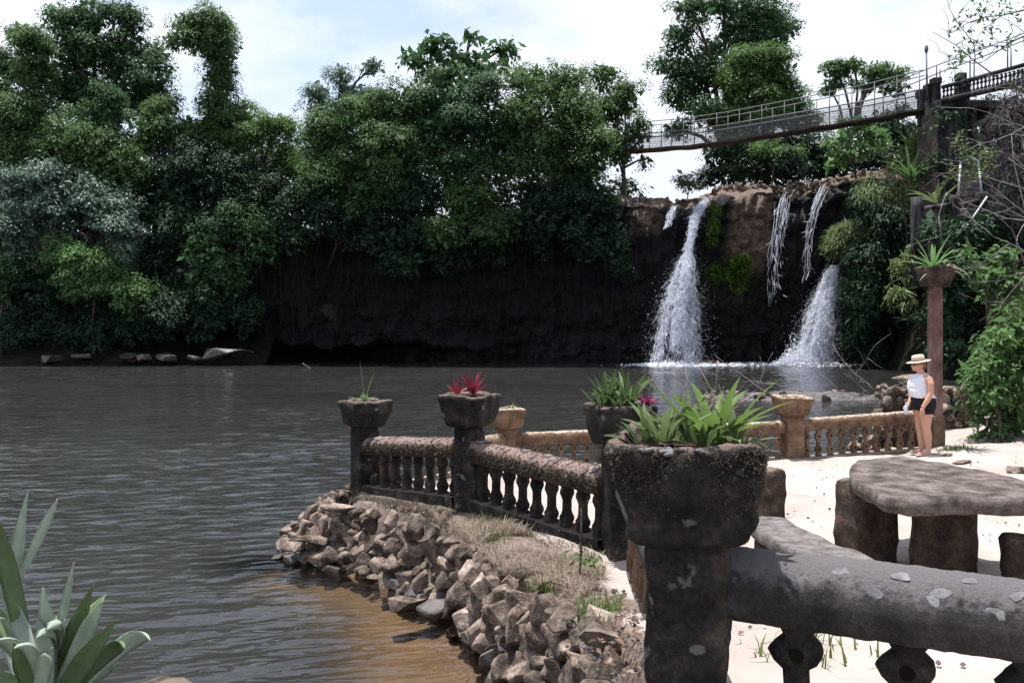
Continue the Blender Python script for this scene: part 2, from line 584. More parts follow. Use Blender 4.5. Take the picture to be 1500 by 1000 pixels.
M_bank = stone_mat('dark_soil_bank', [(0.007, 0.008, 0.005), (0.015, 0.016, 0.010), (0.03, 0.028, 0.019)], 0.8, 6, 1.0, 1.0, 0.1, bdist=0.2)
M_bark = stone_mat('bark', [(0.03, 0.025, 0.02), (0.08, 0.066, 0.055), (0.15, 0.13, 0.115)], 3, 20, 0.8, 0.95, 0.2)
M_palewood = stone_mat('bleached_wood', [(0.1, 0.085, 0.08), (0.2, 0.175, 0.17), (0.3, 0.27, 0.27)], 6, 40, 0.5, 0.9, 0.2)
M_tower = stone_mat('blackened_concrete', [(0.010, 0.010, 0.011), (0.026, 0.024, 0.026), (0.06, 0.054, 0.054)], 1.6, 12, 0.8, 0.95, 0.2,
                    streak=((0.11, 0.1, 0.1), 2.5), bdist=0.05)
M_steel = plain('galvanised_steel', (0.13, 0.125, 0.13), 0.6, 0.3, 0.15)
M_white_rail = plain('white_painted_pipe', (0.45, 0.45, 0.49), 0.5, 0.4, 0.2)
M_deck = stone_mat('weathered_deck', [(0.03, 0.022, 0.018), (0.06, 0.043, 0.035), (0.10, 0.075, 0.06)], 2, 20, 0.5, 0.9, 0.2)
M_pole = stone_mat('red_brown_column', [(0.07, 0.042, 0.035), (0.14, 0.082, 0.066), (0.21, 0.13, 0.105)], 4, 40, 0.5, 0.9, 0.2, streak=((0.3, 0.2, 0.17), 5))

L_deep = leaf_mat('leaf_deep_green', (0.018, 0.042, 0.021), (0.080, 0.165, 0.060), 0.5, 0.32)
L_mid = leaf_mat('leaf_mid_green', (0.027, 0.060, 0.023), (0.115, 0.205, 0.066), 0.5, 0.34)
L_warm = leaf_mat('leaf_warm_green', (0.032, 0.072, 0.023), (0.13, 0.225, 0.066), 0.5, 0.36)
L_bright = leaf_mat('leaf_bright_green', (0.05, 0.115, 0.035), (0.16, 0.28, 0.10), 0.45, 0.35)
L_silver = leaf_mat('leaf_silver_green', (0.045, 0.085, 0.058), (0.15, 0.23, 0.165), 0.45, 0.22, spec=0.4)
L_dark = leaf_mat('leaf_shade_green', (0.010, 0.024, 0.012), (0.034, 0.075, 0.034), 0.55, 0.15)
L_strap = leaf_mat('strap_leaf_green', (0.05, 0.10, 0.018), (0.14, 0.225, 0.055), 0.4, 0.35, big=6)
L_strapdark = leaf_mat('strap_leaf_dark', (0.03, 0.06, 0.02), (0.09, 0.14, 0.05), 0.4, 0.25, big=6)
L_red = leaf_mat('cordyline_red', (0.08, 0.006, 0.014), (0.22, 0.025, 0.045), 0.35, 0.3, big=9)
L_purple = leaf_mat('coleus_purple', (0.13, 0.012, 0.05), (0.27, 0.04, 0.12), 0.45, 0.25, big=9)
L_agave = leaf_mat('agave_grey_green', (0.16, 0.22, 0.15), (0.56, 0.62, 0.54), 0.55, 0.3, big=26)
L_straw = leaf_mat('dry_straw', (0.20, 0.145, 0.115), (0.46, 0.38, 0.32), 0.8, 0.3, spec=0.2, big=4)
L_grass = leaf_mat('grass_green', (0.04, 0.07, 0.018), (0.14, 0.18, 0.06), 0.6, 0.3, big=3)
L_moss = leaf_mat('rail_moss', (0.03, 0.025, 0.02), (0.16, 0.135, 0.105), 0.9, 0.2, spec=0.1, big=9)
L_litter = leaf_mat('fallen_leaf_brown', (0.09, 0.05, 0.035), (0.32, 0.23, 0.185), 0.6, 0.2, big=9)
L_fern = leaf_mat('fern_pale', (0.06, 0.10, 0.03), (0.18, 0.23, 0.10), 0.5, 0.3, big=3)
L_moss_hang = leaf_mat('hanging_moss', (0.03, 0.07, 0.008), (0.09, 0.16, 0.02), 0.7, 0.35)

def fall_mat(name, col, tr):
    m, t, out = nodes_of(name)
    d = t.nodes.new('ShaderNodeBsdfDiffuse'); d.inputs['Color'].default_value = (*col, 1)
    l = t.nodes.new('ShaderNodeBsdfTranslucent'); l.inputs['Color'].default_value = (*col, 1)
    a = t.nodes.new('ShaderNodeMixShader'); a.inputs[0].default_value = 0.45
    t.links.new(d.outputs[0], a.inputs[1]); t.links.new(l.outputs[0], a.inputs[2])
    p = t.nodes.new('ShaderNodeBsdfTransparent')
    b = t.nodes.new('ShaderNodeMixShader'); b.inputs[0].default_value = tr
    t.links.new(a.outputs[0], b.inputs[1]); t.links.new(p.outputs[0], b.inputs[2])
    t.links.new(b.outputs[0], out.inputs['Surface'])
    return m
M_fall = fall_mat('white_water', (0.86, 0.88, 0.95), 0.25)
M_veil = fall_mat('water_veil', (0.75, 0.78, 0.88), 0.86)
M_foam = fall_mat('foam', (0.85, 0.87, 0.93), 0.15)

# ------------------------------------------------------------------ leaves
def leaves_mesh(pos, nrm, axis, size, width=0.45, fold=0.12):
    """one folded rhombus per leaf. pos is the leaf base."""
    pos = np.asarray(pos); nrm = np.asarray(nrm, dtype=float); axis = np.asarray(axis, dtype=float)
    size = np.asarray(size).reshape(-1, 1)
    nrm = nrm / np.maximum(np.linalg.norm(nrm, axis=1, keepdims=True), 1e-9)
    axis = axis - nrm * np.sum(axis * nrm, 1, keepdims=True)
    axis = axis / np.maximum(np.linalg.norm(axis, axis=1, keepdims=True), 1e-9)
    side = np.cross(nrm, axis)
    N = len(pos)
    V = np.empty((N, 4, 3))
    V[:, 0] = pos
    V[:, 1] = pos + axis * size * 0.48 + side * size * width * 0.5 + nrm * size * fold
    V[:, 2] = pos + axis * size
    V[:, 3] = pos + axis * size * 0.48 - side * size * width * 0.5 + nrm * size * fold
    Q = np.arange(N * 4).reshape(N, 4)
    return mesh_quads(V.reshape(-1, 3), Q, smooth=False, name='leaf_mesh')

def unit(rng, n):
    d = rng.normal(size=(n, 3))
    return d / np.linalg.norm(d, axis=1, keepdims=True)

def crown_points(lobes, rng, n_leaves, clump_r=0.6, per=26, droop=0.3, flat=0.65, up=0.6, shell=0.55):
    """lobes: (cx,cy,cz,rx,ry,rz) metres. returns pos, nrm, axis"""
    lobes = np.array(lobes, dtype=float)
    w = (lobes[:, 3] * lobes[:, 5]) ** 1.0
    w = w / w.sum()
    nc = max(6, int(n_leaves / per))
    idx = rng.choice(len(lobes), nc, p=w)
    d = unit(rng, nc)
    keep_flip = (d[:, 2] < -0.2) & (rng.random(nc) < 0.55)
    d[keep_flip, 2] *= -1
    rho = shell + (1.04 - shell) * rng.random(nc) ** 0.55
    # ragged surface
    rho = rho * (1 + 0.16 * fbm(lobes[idx, :3] * 0.37 + d * 2.1, 2, 3))
    c = lobes[idx, :3] + d * lobes[idx, 3:6] * rho[:, None]
    cr = clump_r * (0.55 + 0.9 * rng.random(nc))
    k = np.maximum(4, (per * (0.5 + rng.random(nc)) * (cr / clump_r) ** 1.3)).astype(int)
    ci = np.repeat(np.arange(nc), k)
    m = len(ci)
    off = unit(rng, m) * (rng.random(m) ** 0.45)[:, None]
    off[:, 2] *= flat
    pos = c[ci] + off * cr[ci][:, None]
    pos[:, 2] -= droop * cr[ci] * (off[:, 0] ** 2 + off[:, 1] ** 2)
    nrm = off * 0.75 + d[ci] * 0.45 + np.array([0, 0, up]) + rng.normal(size=(m, 3)) * 0.27
    axis = off + d[ci] * 0.4 + rng.normal(size=(m, 3)) * 0.5 - np.array([0, 0, droop * 1.4])
    return pos, nrm, axis

def px_lobes(L, D, depth=0.8, rng=None, spread=0.0):
    out = []
    for q in L:
        px, py, rx, ry = q[:4]
        dd = D + (q[4] if len(q) > 4 else (rng.uniform(-spread, spread) if rng is not None else 0))
        c = P(px, py, dd)
        a, b = rx / F * dd, ry / F * dd
        out.append((c.x, c.y, c.z, a, min(max(a, b) * depth, 3.6), b))
    return out

TREE_N = [0]
def sublobes(lobes, rng, k=7):
    out = []
    for cx, cy, cz, a, b, c in lobes:
        out.append((cx, cy, cz, a * 0.72, b * 0.72, c * 0.72))
        kk = k if a > 1.0 else max(3, k - 3)
        d = unit(rng, kk)
        d[:, 2] = np.abs(d[:, 2]) * np.where(rng.random(kk) < 0.8, 1, -1)
        for q in d:
            r = rng.uniform(0.26, 0.5)
            f = rng.uniform(0.62, 0.92)
            out.append((cx + q[0] * a * f, cy + q[1] * b * f, cz + q[2] * c * f, a * r * 1.15, b * r * 1.1, c * r * 0.8))
    return out

def tree(name, label, cat, L, D, mat, base, dens=1.0, leaf=0.26, clump=0.6, group=None, width=0.5, droop=0.3, trunk_r=0.25, trunk_mat=None,
         per=26, spread=0.8, up=0.6, shell=0.55, flat=0.65, limbs=True, fold=0.12, nmax=60000, core=1.0):
    TREE_N[0] += 1
    rng = np.random.default_rng(100 + TREE_N[0])
    if D > 50 and width > 0.4 and per > 10:
        clump *= 1.5; per = int(per * 2.6)
        if leaf < 0.35: leaf *= 0.82
    lobes = px_lobes(L, D, 0.8, rng, spread)
    area = sum(q[3] * q[5] * math.pi for q in lobes)
    n = int(min(nmax, max(300, dens * 5.2 * area / (leaf * leaf * width))))
    root = thing(name, label, cat, base, group)
    fine = sublobes(lobes, rng) if (D > 50 and per > 10 and width > 0.4) else lobes
    pos, nrm, axis = crown_points(fine, rng, n, clump * (0.8 if fine is not lobes else 1), per, droop, flat, up, shell)
    size = leaf * (0.6 + 0.8 * rng.random(len(pos)))
    if core:      # larger leaves deep inside the crown, so that it is not see-through
        la = np.array(lobes)
        kc = max(20, int(core * 5.0 * area / (min(leaf, 0.3) ** 2 * 6.0)))
        ix = rng.choice(len(la), kc, p=la[:, 3] * la[:, 5] / (la[:, 3] * la[:, 5]).sum())
        dc = unit(rng, kc) * (rng.random(kc) ** 0.5 * 0.80)[:, None]
        pos = np.concatenate([pos, la[ix, :3] + dc * la[ix, 3:6]])
        nrm = np.concatenate([nrm, unit(rng, kc) + np.array([0, -0.4, 0.5])])
        axis = np.concatenate([axis, unit(rng, kc)])
        size = np.concatenate([size, min(leaf, 0.3) * rng.uniform(2.2, 3.4, kc)])
    obj('crown', leaves_mesh(pos, nrm, axis, size, width, fold), mat, root)
    base = Vector(base)
    parts = []
    cs = sorted(lobes, key=lambda q: q[2])
    ctr = Vector((sum(q[0] for q in lobes) / len(lobes), sum(q[1] for q in lobes) / len(lobes), max(base.z + 0.4, min(q[2] for q in lobes))))
    mid = base.lerp(ctr, 0.5) + Vector((rng.normal() * 0.15, rng.normal() * 0.1, 0)) * (ctr - base).length * 0.3
    parts.append(tube([base - Vector((0, 0, 0.4)), mid, ctr], [trunk_r, trunk_r * 0.8, trunk_r * 0.6], 7))
    if limbs:
        for q in lobes:
            c = Vector(q[:3])
            s = mid.lerp(ctr, rng.random())
            m2 = s.lerp(c, 0.5) + Vector((rng.normal() * 0.2, rng.normal() * 0.2, 0.15 * (c - s).length))
            parts.append(tube([s, m2, c, c + Vector((rng.normal() * q[3] * .3, 0, q[5] * 0.6))], [trunk_r * 0.5, trunk_r * 0.35, trunk_r * 0.22, 0.02], 5))
            for _ in range(4):
                dd = Vector(unit(rng, 1)[0]); dd.z = abs(dd.z)
                e = c + Vector((dd.x * q[3], dd.y * q[4], dd.z * q[5])) * 0.85
                parts.append(tube([m2.lerp(c, rng.random()), e], [trunk_r * 0.2, 0.015], 4, False))
    obj('trunk', mesh_from(*merge(parts)), trunk_mat or M_bark, root)
    return root

def strip_leaf(base, az, elev, length, width, bend, seg=7, twist=0.0, base_w=0.5, roll=0.0):
    """curved strap leaf: rises at elev and bends down; 3 verts across; closed with slight thickness of fold"""
    V, Q = [], []
    p = Vector(base)
    d_el = elev
    for i in range(seg + 1):
        s = i / seg
        h = Vector((math.cos(az), math.sin(az), 0))
        d = h * math.cos(d_el) + Vector((0, 0, 1)) * math.sin(d_el)
        side = Vector((-math.sin(az), math.cos(az), 0))
        nrm = d.cross(side)
        if nrm.z < 0 and False: nrm = -nrm
        side2 = side * math.cos(roll + twist * s) + nrm * math.sin(roll + twist * s)
        n2 = d.cross(side2)
        w = width * 0.5 * (base_w + (1 - base_w) * min(1, s * 3.0)) * (max(0.0, 1 - max(0, (s - 0.45) / 0.55) ** 1.7)) + 0.0006
        fold = w * 0.35
        V += [p - side2 * w - n2 * fold * (-1), p, p + side2 * w - n2 * fold * (-1)]
        p = p + d * (length / seg)
        d_el -= bend / seg
    for i in range(seg):
        a = i * 3
        Q += [(a, a + 1, a + 4, a + 3), (a + 1, a + 2, a + 5, a + 4)]
    return V, Q

def rosette(root, base, n, length, width, mat, rng, el=(0.5, 1.45), bend=(0.2, 1.0), r0=0.03, separate=True, name='leaf', az0=0.0, azr=2 * math.pi, base_w=0.5, twist=0.2):
    parts = []
    for i in range(n):
        az = az0 + azr * (i + rng.random() * 0.8) / n
        e = el[0] + (el[1] - el[0]) * rng.random()
        L = length * (0.65 + 0.5 * rng.random())
        b = Vector(base) + Vector((math.cos(az), math.sin(az), 0)) * r0 * rng.random()
        vf = strip_leaf(b, az, e, L, width * (0.8 + 0.4 * rng.random()), bend[0] + (bend[1] - bend[0]) * rng.random(), 8, rng.normal() * twist, base_w, rng.normal() * twist)
        if separate:
            obj(name, mesh_from(*vf), mat, root)
        else:
            parts.append(vf)
    if not separate:
        obj('foliage', mesh_from(*merge(parts)), mat, root)

def blades(pts, rng, h, w, lean=0.5, bias=(0, 0, 0)):
    """grass blades: 2 quads each tapering; returns mesh"""
    n = len(pts)
    pts = np.asarray(pts)
    az = rng.random(n) * 2 * np.pi
    L = h * (0.4 + 0.9 * rng.random(n))
    ln = lean * rng.random(n) ** 0.7
    side = np.stack([-np.sin(az), np.cos(az), 0 * az], 1)
    hd = np.stack([np.cos(az), np.sin(az), 0 * az], 1) + np.array(bias)
    ww = (w * (0.6 + 0.8 * rng.random(n)))[:, None]
    p1 = pts + np.array([0, 0, 1]) * (L * 0.55)[:, None] + hd * (L * ln * 0.3)[:, None]
    p2 = pts + np.array([0, 0, 1]) * (L * (1 - 0.35 * ln))[:, None] + hd * (L * ln)[:, None]
    V = np.stack([pts - side * ww, pts + side * ww, p1 + side * ww * 0.7, p1 - side * ww * 0.7, p2 + side * ww * 0.12, p2 - side * ww * 0.12], 1)
    b = (np.arange(n) * 6)[:, None]
    Q = np.concatenate([b + np.array([0, 1, 2, 3]), b + np.array([3, 2, 4, 5])], 0)
    return mesh_quads(V.reshape(-1, 3), Q, False, 'blades')

# ------------------------------------------------------------------ rocks
RNG = np.random.default_rng(7)
def hull_rock(seed, sx=1, sy=1, sz=1, n=15, bev=0.08):
    rng = np.random.default_rng(seed)
    p = unit(rng, n) * (0.85 + 0.15 * rng.random((n, 1)))
    p = np.sign(p) * np.abs(p) ** 0.75 * np.array([sx, sy, sz]) * 0.5
    bm = bmesh.new()
    for q in p:
        bm.verts.new(q)
    r = bmesh.ops.convex_hull(bm, input=bm.verts[:])
    dead = [g for g in r.get('geom_interior', []) if isinstance(g, bmesh.types.BMVert)]
    if dead:
        bmesh.ops.delete(bm, geom=dead, context='VERTS')
    bmesh.ops.dissolve_limit(bm, angle_limit=math.radians(14), verts=bm.verts[:], edges=bm.edges[:])
    bmesh.ops.bevel(bm, geom=bm.edges[:], offset=bev * min(sx, sy, sz), segments=1, affect='EDGES', profile=0.5, clamp_overlap=True)
    bmesh.ops.triangulate(bm, faces=[f for f in bm.faces if len(f.verts) > 4])
    me = bpy.data.meshes.new('rock_mesh')
    bm.to_mesh(me); bm.free()
    return me
ROCKS = [hull_rock(i, 1, 0.8, 0.85, 13, 0.06) for i in range(14)]
for r_ in ROCKS: r_.materials.append(M_rock)
FLATS = [hull_rock(50 + i, 1, 0.75, 0.38, 14) for i in range(6)]
for r_ in FLATS: r_.materials.append(M_rock)
WETS = [hull_rock(80 + i, 1, 0.8, 0.5, 16) for i in range(6)]
for r_ in WETS: r_.materials.append(M_wetrock)

def big_rock(name, loc, size, mat, label, cat='rock', group=None, seed=0, amp=0.12, n=14, rz=0):
    v, f = rbox((1, 1, 1), 0.45, n)
    v = rough_verts(v, amp, 1.7, seed, 4)
    v = rough_verts(v, amp * 0.3, 7, seed + 3, 3)
    v = v * np.array(size)
    o = obj(name, mesh_from(v, f), mat, None, loc, (0, 0, rz), label=label, cat=cat, group=group)
    return o

# =================================================================== SETTING
# ---------------------------------------------------------- terrace + pond bed
POLY = np.array([(0.20, -3), (0.30, 2.0), (0.36, 3.6), (0.32, 4.9), (0.12, 5.73), (-0.26, 7.0), (-0.70, 8.0), (-1.32, 8.6), (-2.05, 9.2), (-2.2, 10.3),
                 (-1.75, 11.1), (-0.3, 13.4), (4.54, 13.75), (7.2, 14.3), (7.0, 16.0), (7.6, 19), (10.5, 21.5), (15, 23.5), (26, 26), (26, -3)])
def sdist(X, Y, poly):
    p = np.stack([X, Y], 1)
    n = len(poly)
    best = np.full(len(p), 1e9)
    inside = np.zeros(len(p), bool)
    for i in range(n):
        a = poly[i]; b = poly[(i + 1) % n]
        ab = b - a
        tt = np.clip(((p - a) @ ab) / (ab @ ab), 0, 1)
        q = a + tt[:, None] * ab
        best = np.minimum(best, np.linalg.norm(p - q, axis=1))
        c = ((a[1] > p[:, 1]) != (b[1] > p[:, 1])) & (p[:, 0] < (b[0] - a[0]) * (p[:, 1] - a[1]) / (b[1] - a[1] + 1e-12) + a[0])
        inside ^= c
    return np.where(inside, -best, best)

def sstep(a, b, x):
    t = np.clip((x - a) / (b - a), 0, 1)
    return t * t * (3 - 2 * t)

def zt(x, y):
    x = np.asarray(x, float); y = np.asarray(y, float)
    z = 0.5 + 0.55 * (1 - sstep(3.0, 6.8, y)) + 0.08 * sstep(6, 7.5, y) * (1 - sstep(8.5, 10, y)) * (1 - sstep(0.5, 2.5, x))
    z = z - 0.13 * sstep(9, 12.5, y) * (1 - sstep(4.0, 8.5, x))
    z = z + 0.4 * sstep(9.5, 15, x)
    return z
def zt1(x, y):
    return float(zt(np.array([x]), np.array([y]))[0])

nx, ny = 300, 300
gx = np.concatenate([np.linspace(-30, -4, 24, endpoint=False), np.linspace(-4, 9, 220, endpoint=False), np.linspace(9, 30, 40)])
gy = np.concatenate([np.linspace(-3, 1, 16, endpoint=False), np.linspace(1, 15, 230, endpoint=False), np.linspace(15, 27, 60), np.linspace(28, 66, 24)])
GX, GY = np.meshgrid(gx, gy)
X, Y = GX.ravel(), GY.ravel()
sd = sdist(X, Y, POLY)
w_edge = np.where((X > 7.0) & (Y > 14.4), 2.2, 0.34)
inn = sstep(0.0, 1.0, -sd / w_edge + 0.0)
bed = -0.10 - 0.22 * np.clip(sd, 0, 1.5) - 0.35 * np.clip(sd - 1.2, 0, 4)
Z = np.where(sd < 0, bed * (1 - inn) + zt(X, Y) * inn, bed)
pp = np.stack([X, Y, 0 * X], 1)
Z = Z + 0.03 * fbm(pp * 1.1, 3, 5) + 0.018 * fbm(pp * 3.6, 3, 9)
nX, nY = len(gx), len(gy)
ii = np.arange(nX * nY).reshape(nY, nX)
Q = np.stack([ii[:-1, :-1], ii[:-1, 1:], ii[1:, 1:], ii[1:, :-1]], -1).reshape(-1, 4)
gme = mesh_quads(np.stack([X, Y, Z], 1), Q, True, 'ground')
attr = gme.color_attributes.new('kind_mask', 'FLOAT_COLOR', 'POINT')
cols = np.zeros((len(X), 4)); cols[:, 3] = 1
CN = np.array([(0.75, 3.0), (0.93, 7.1)])
soil = sstep(-1.1, -0.35, sd) * (X < 1.2) * (Y > 5.2) * (Y < 12)
soil = np.maximum(soil, 0.42 * sstep(-0.6, -0.2, sd) * (X < 1.0))
soil = np.maximum(soil, 1.0 * sstep(-0.38, -0.3, sd) * (X < 3))
soil = np.maximum(soil, sstep(9.0, 10.2, X) * 0.9)
cols[:, 0] = soil
cols[:, 1] = (1 - sstep(-0.12, 0.02, Z)) * sstep(0.25, 0.5, sd)
attr.data.foreach_set('color', cols.ravel().astype(np.float32))
obj('ground', gme, M_sand, kind='structure')

# far sheet under everything, out to the horizon
fg = mesh_from([(-900, -60, -3.2), (900, -60, -3.2), (900, 1500, -3.2), (-900, 1500, -3.2)], [(0, 1, 2, 3)])
obj('land', fg, M_bank, kind='structure')

# ---------------------------------------------------------- water
wx = np.concatenate([np.linspace(-95, -40, 12, endpoint=False), np.arange(-40, -7, 0.3), np.arange(-7, 4, 0.08), np.arange(4, 36, 0.3), np.linspace(36, 60, 6)])
wy = np.concatenate([np.linspace(-30, 1, 10, endpoint=False), np.arange(1, 18, 0.032), np.arange(18, 62, 0.075), np.linspace(62, 70, 4)])
WX, WY = np.meshgrid(wx, wy)
X, Y = WX.ravel(), WY.ravel()
ca, sa = math.cos(math.radians(22)), math.sin(math.radians(22))
wu, wv = X * ca + Y * sa, -X * sa + Y * ca
big = fbm(np.stack([X * 0.09, Y * 0.13, 0 * X], 1), 2, 51)
amp = np.clip(0.75 + 0.55 * big, 0.25, 1.3)
amp = amp * (0.35 + 0.65 * sstep(0.1, 1.6, sdist(X, Y, POLY)))
WZ = amp * (0.017 * vnoise(np.stack([wu * 2.2, wv * 5.2, 0 * X], 1), 61) + 0.007 * vnoise(np.stack([wu * 5.0 + 3, wv * 10.5, 0 * X], 1), 63) + 0.011 * vnoise(np.stack([(X + 0.1 * Y) * 0.35, (Y - 0.1 * X) * 1.3, 0 * X], 1), 67))
WZ = np.where((np.abs(X) < 37) & (Y > 1) & (Y < 61.8), WZ, 0)
sdw = sdist(X, Y, POLY)
ii = np.arange(len(X)).reshape(len(wy), len(wx))
Q = np.stack([ii[:-1, :-1], ii[:-1, 1:], ii[1:, 1:], ii[1:, :-1]], -1).reshape(-1, 4)
wme = mesh_quads(np.stack([X, Y, WZ], 1), Q, True, 'water')
attr = wme.color_attributes.new('shallow', 'FLOAT_COLOR', 'POINT')
sh = 1 - sstep(0.35, 1.9, sdw + 0.35 * fbm(np.stack([X, Y, 0 * X], 1) * 0.9, 3, 2))
sh = sh * (1 - sstep(8.6, 9.6, Y)) * (X < 5)
cols = np.zeros((len(X), 4)); cols[:, 0] = sh; cols[:, 3] = 1
attr.data.foreach_set('color', cols.ravel().astype(np.float32))
obj('water', wme, M_water, kind='structure')

# ---------------------------------------------------------- cliff
def interp(x, tab):
    return np.interp(x, [a for a, b in tab], [b for a, b in tab])
U = np.linspace(250, 1330, 430)                     # px columns at D ~ 59
Wv = np.concatenate([np.linspace(0, 1, 110), np.linspace(1.02, 1.45, 26)])   # up the face then back over the lip
UU, VV = np.meshgrid(U, Wv)
px, v = UU.ravel(), VV.ravel()
xx = (px - 750) / F * 59.0
ztop = HC + (480 - interp(px, [(250, 400), (330, 345), (500, 330), (700, 318), (850, 292), (900, 285), (945, 292), (985, 297), (1035, 292), (1050, 276), (1080, 271), (1110, 273),
                               (1150, 273), (1180, 268), (1220, 262), (1262, 254), (1330, 250)])) / F * 59.0
lip = 57.6
face_z = np.clip(v, 0, 1) * (ztop + 0.4) - 0.4
back = np.clip(v - 1, 0, 1)
over = (1 - np.clip(v, 0, 1))
yy = lip + 3.2 * over ** 0.8 + back * 45
zz = face_z - 0.25 * np.where(v > 1, back * 2, 0) + np.where(v > 1, 0.5 * sstep(0, 0.2, back), 0)
# rounded lip
yy = yy + 1.1 * sstep(0.86, 1.0, v) ** 2
pp = np.stack([xx, yy * 0.6, zz], 1)
fr = 1 - back * 0.6
yy = yy + fr * (0.9 * fbm(pp * np.array([0.25, 0.2, 0.16]), 3, 21) + 0.5 * fbm(pp * np.array([1.5, 0.8, 0.35]), 3, 23) + 0.3 * fbm(pp * np.array([3.6, 1, 1.1]), 3, 29) + 0.35 * np.round(1.6 * fbm(pp * np.array([0.5, .3, 0.9]), 2, 33)))
zz = zz + (v > 0.9) * (0.22 * fbm(pp * 0.9, 3, 31) + 0.10 * fbm(pp * 3.2, 3, 37))
# the bulging boulder between the falls
bx, bz = (1092 - 750) / F * 59, HC + (480 - 340) / F * 59
bulge = np.exp(-((xx - bx) / 1.9) ** 4 - ((zz - bz) / 3.4) ** 4)
yy = yy - 1.5 * bulge
bx2 = (940 - 750) / F * 59
bul2 = np.exp(-((xx - bx2) / 1.7) ** 4 - ((zz - 10.2) / 1.7) ** 4)
yy = yy - 0.9 * bul2
# undercut cave at the water
cave = np.exp(-((px - 490) / 165) ** 6) * sstep(1.9, 1.2, zz) if False else np.exp(-((px - 490) / 150) ** 2) * (1 - sstep(0.85, 1.35, zz + 0.25 * np.sin(px * 0.03) + 0.15 * np.sin(px * 0.11)))
yy = yy + 5.0 * cave
rav = sstep(1120, 1150, px) * (1 - sstep(1235, 1260, px))
yy = yy + 0.5 * rav
ii = np.arange(len(px)).reshape(len(Wv), len(U))
Q = np.stack([ii[:-1, :-1], ii[:-1, 1:], ii[1:, 1:], ii[1:, :-1]], -1).reshape(-1, 4)
cme = mesh_quads(np.stack([xx, yy, zz], 1), Q, True, 'cliff')
attr = cme.color_attributes.new('brown_rock', 'FLOAT_COLOR', 'POINT')
cols = np.zeros((len(px), 4)); cols[:, 3] = 1
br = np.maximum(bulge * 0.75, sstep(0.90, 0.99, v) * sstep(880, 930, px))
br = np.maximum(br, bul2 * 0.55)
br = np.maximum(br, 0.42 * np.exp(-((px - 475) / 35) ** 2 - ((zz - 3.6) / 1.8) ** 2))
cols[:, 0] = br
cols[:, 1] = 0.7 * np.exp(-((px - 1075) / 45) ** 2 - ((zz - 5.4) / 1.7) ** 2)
attr.data.foreach_set('color', cols.ravel().astype(np.float32))
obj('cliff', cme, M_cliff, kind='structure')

# ---------------------------------------------------------- far banks (hills)
def hill(name, xs, ys, zfun, mat, seed):
    HX, HY = np.meshgrid(xs, ys)
    x, y = HX.ravel(), HY.ravel()
    z = zfun(x, y)
    q = np.stack([x, y, 0 * x], 1)
    z = z + 0.35 * fbm(q * 0.35, 3, seed) + 0.15 * fbm(q * 1.3, 3, seed + 4)
    ii = np.arange(len(x)).reshape(len(ys), len(xs))
    Q = np.stack([ii[:-1, :-1], ii[:-1, 1:], ii[1:, 1:], ii[1:, :-1]], -1).reshape(-1, 4)
    return obj(name, mesh_quads(np.stack([x, y, z], 1), Q, True, name), mat, kind='structure')
hill('hillside', np.linspace(-95, -17, 90), np.linspace(50, 110, 60),
     lambda x, y: np.clip((y - 55.5 - 1.2 * np.sin(x * 0.25)) * 0.55, -1.5, 11) , M_bank, 41)
def shore_x(y):
    return np.interp(y, [20, 24, 27, 32, 40, 46, 52, 60, 75], [30, 22, 19.5, 20.0, 21.5, 22.6, 23.6, 24.6, 24.6])
hill('riverbank', np.linspace(14, 70, 110), np.linspace(20, 84, 110),
     lambda x, y: np.clip((x - shore_x(y)) * np.interp(y, [20, 30, 40, 60], [1.0, 1.4, 2.0, 3.0]) + 0.1, -1.5, np.interp(y, [20, 35, 46, 58, 75], [5, 6.0, 6.5, 12.6, 13])), M_bank, 47)

exec_marker = 'things follow'

# =================================================================== TERRACE FURNITURE
SHELLS = []
for i in range(5):
    v, f = rbox((1, 0.72, 0.16), 0.07, 4)
    v = v.copy()
    ang = np.arctan2(v[:, 1], v[:, 0])
    rad = np.linalg.norm(v[:, :2], axis=1)
    lim = 0.5 * (0.85 + 0.15 * np.sin(ang * (2 + i % 3) + i))
    k = np.where(rad > 1e-6, np.minimum(1, lim / np.maximum(rad, 1e-6)), 1)
    v[:, :2] *= k[:, None] * np.array([1, 0.8])
    v[:, 2] += 0.08 * (0.25 - rad ** 2)
    me = mesh_from(v, f); me.materials.append(M_shell); SHELLS.append(me)

SHELLS2 = []
for me in SHELLS:
    m2 = me.copy(); m2.materials.clear(); m2.materials.append(M_shell2); SHELLS2.append(m2)

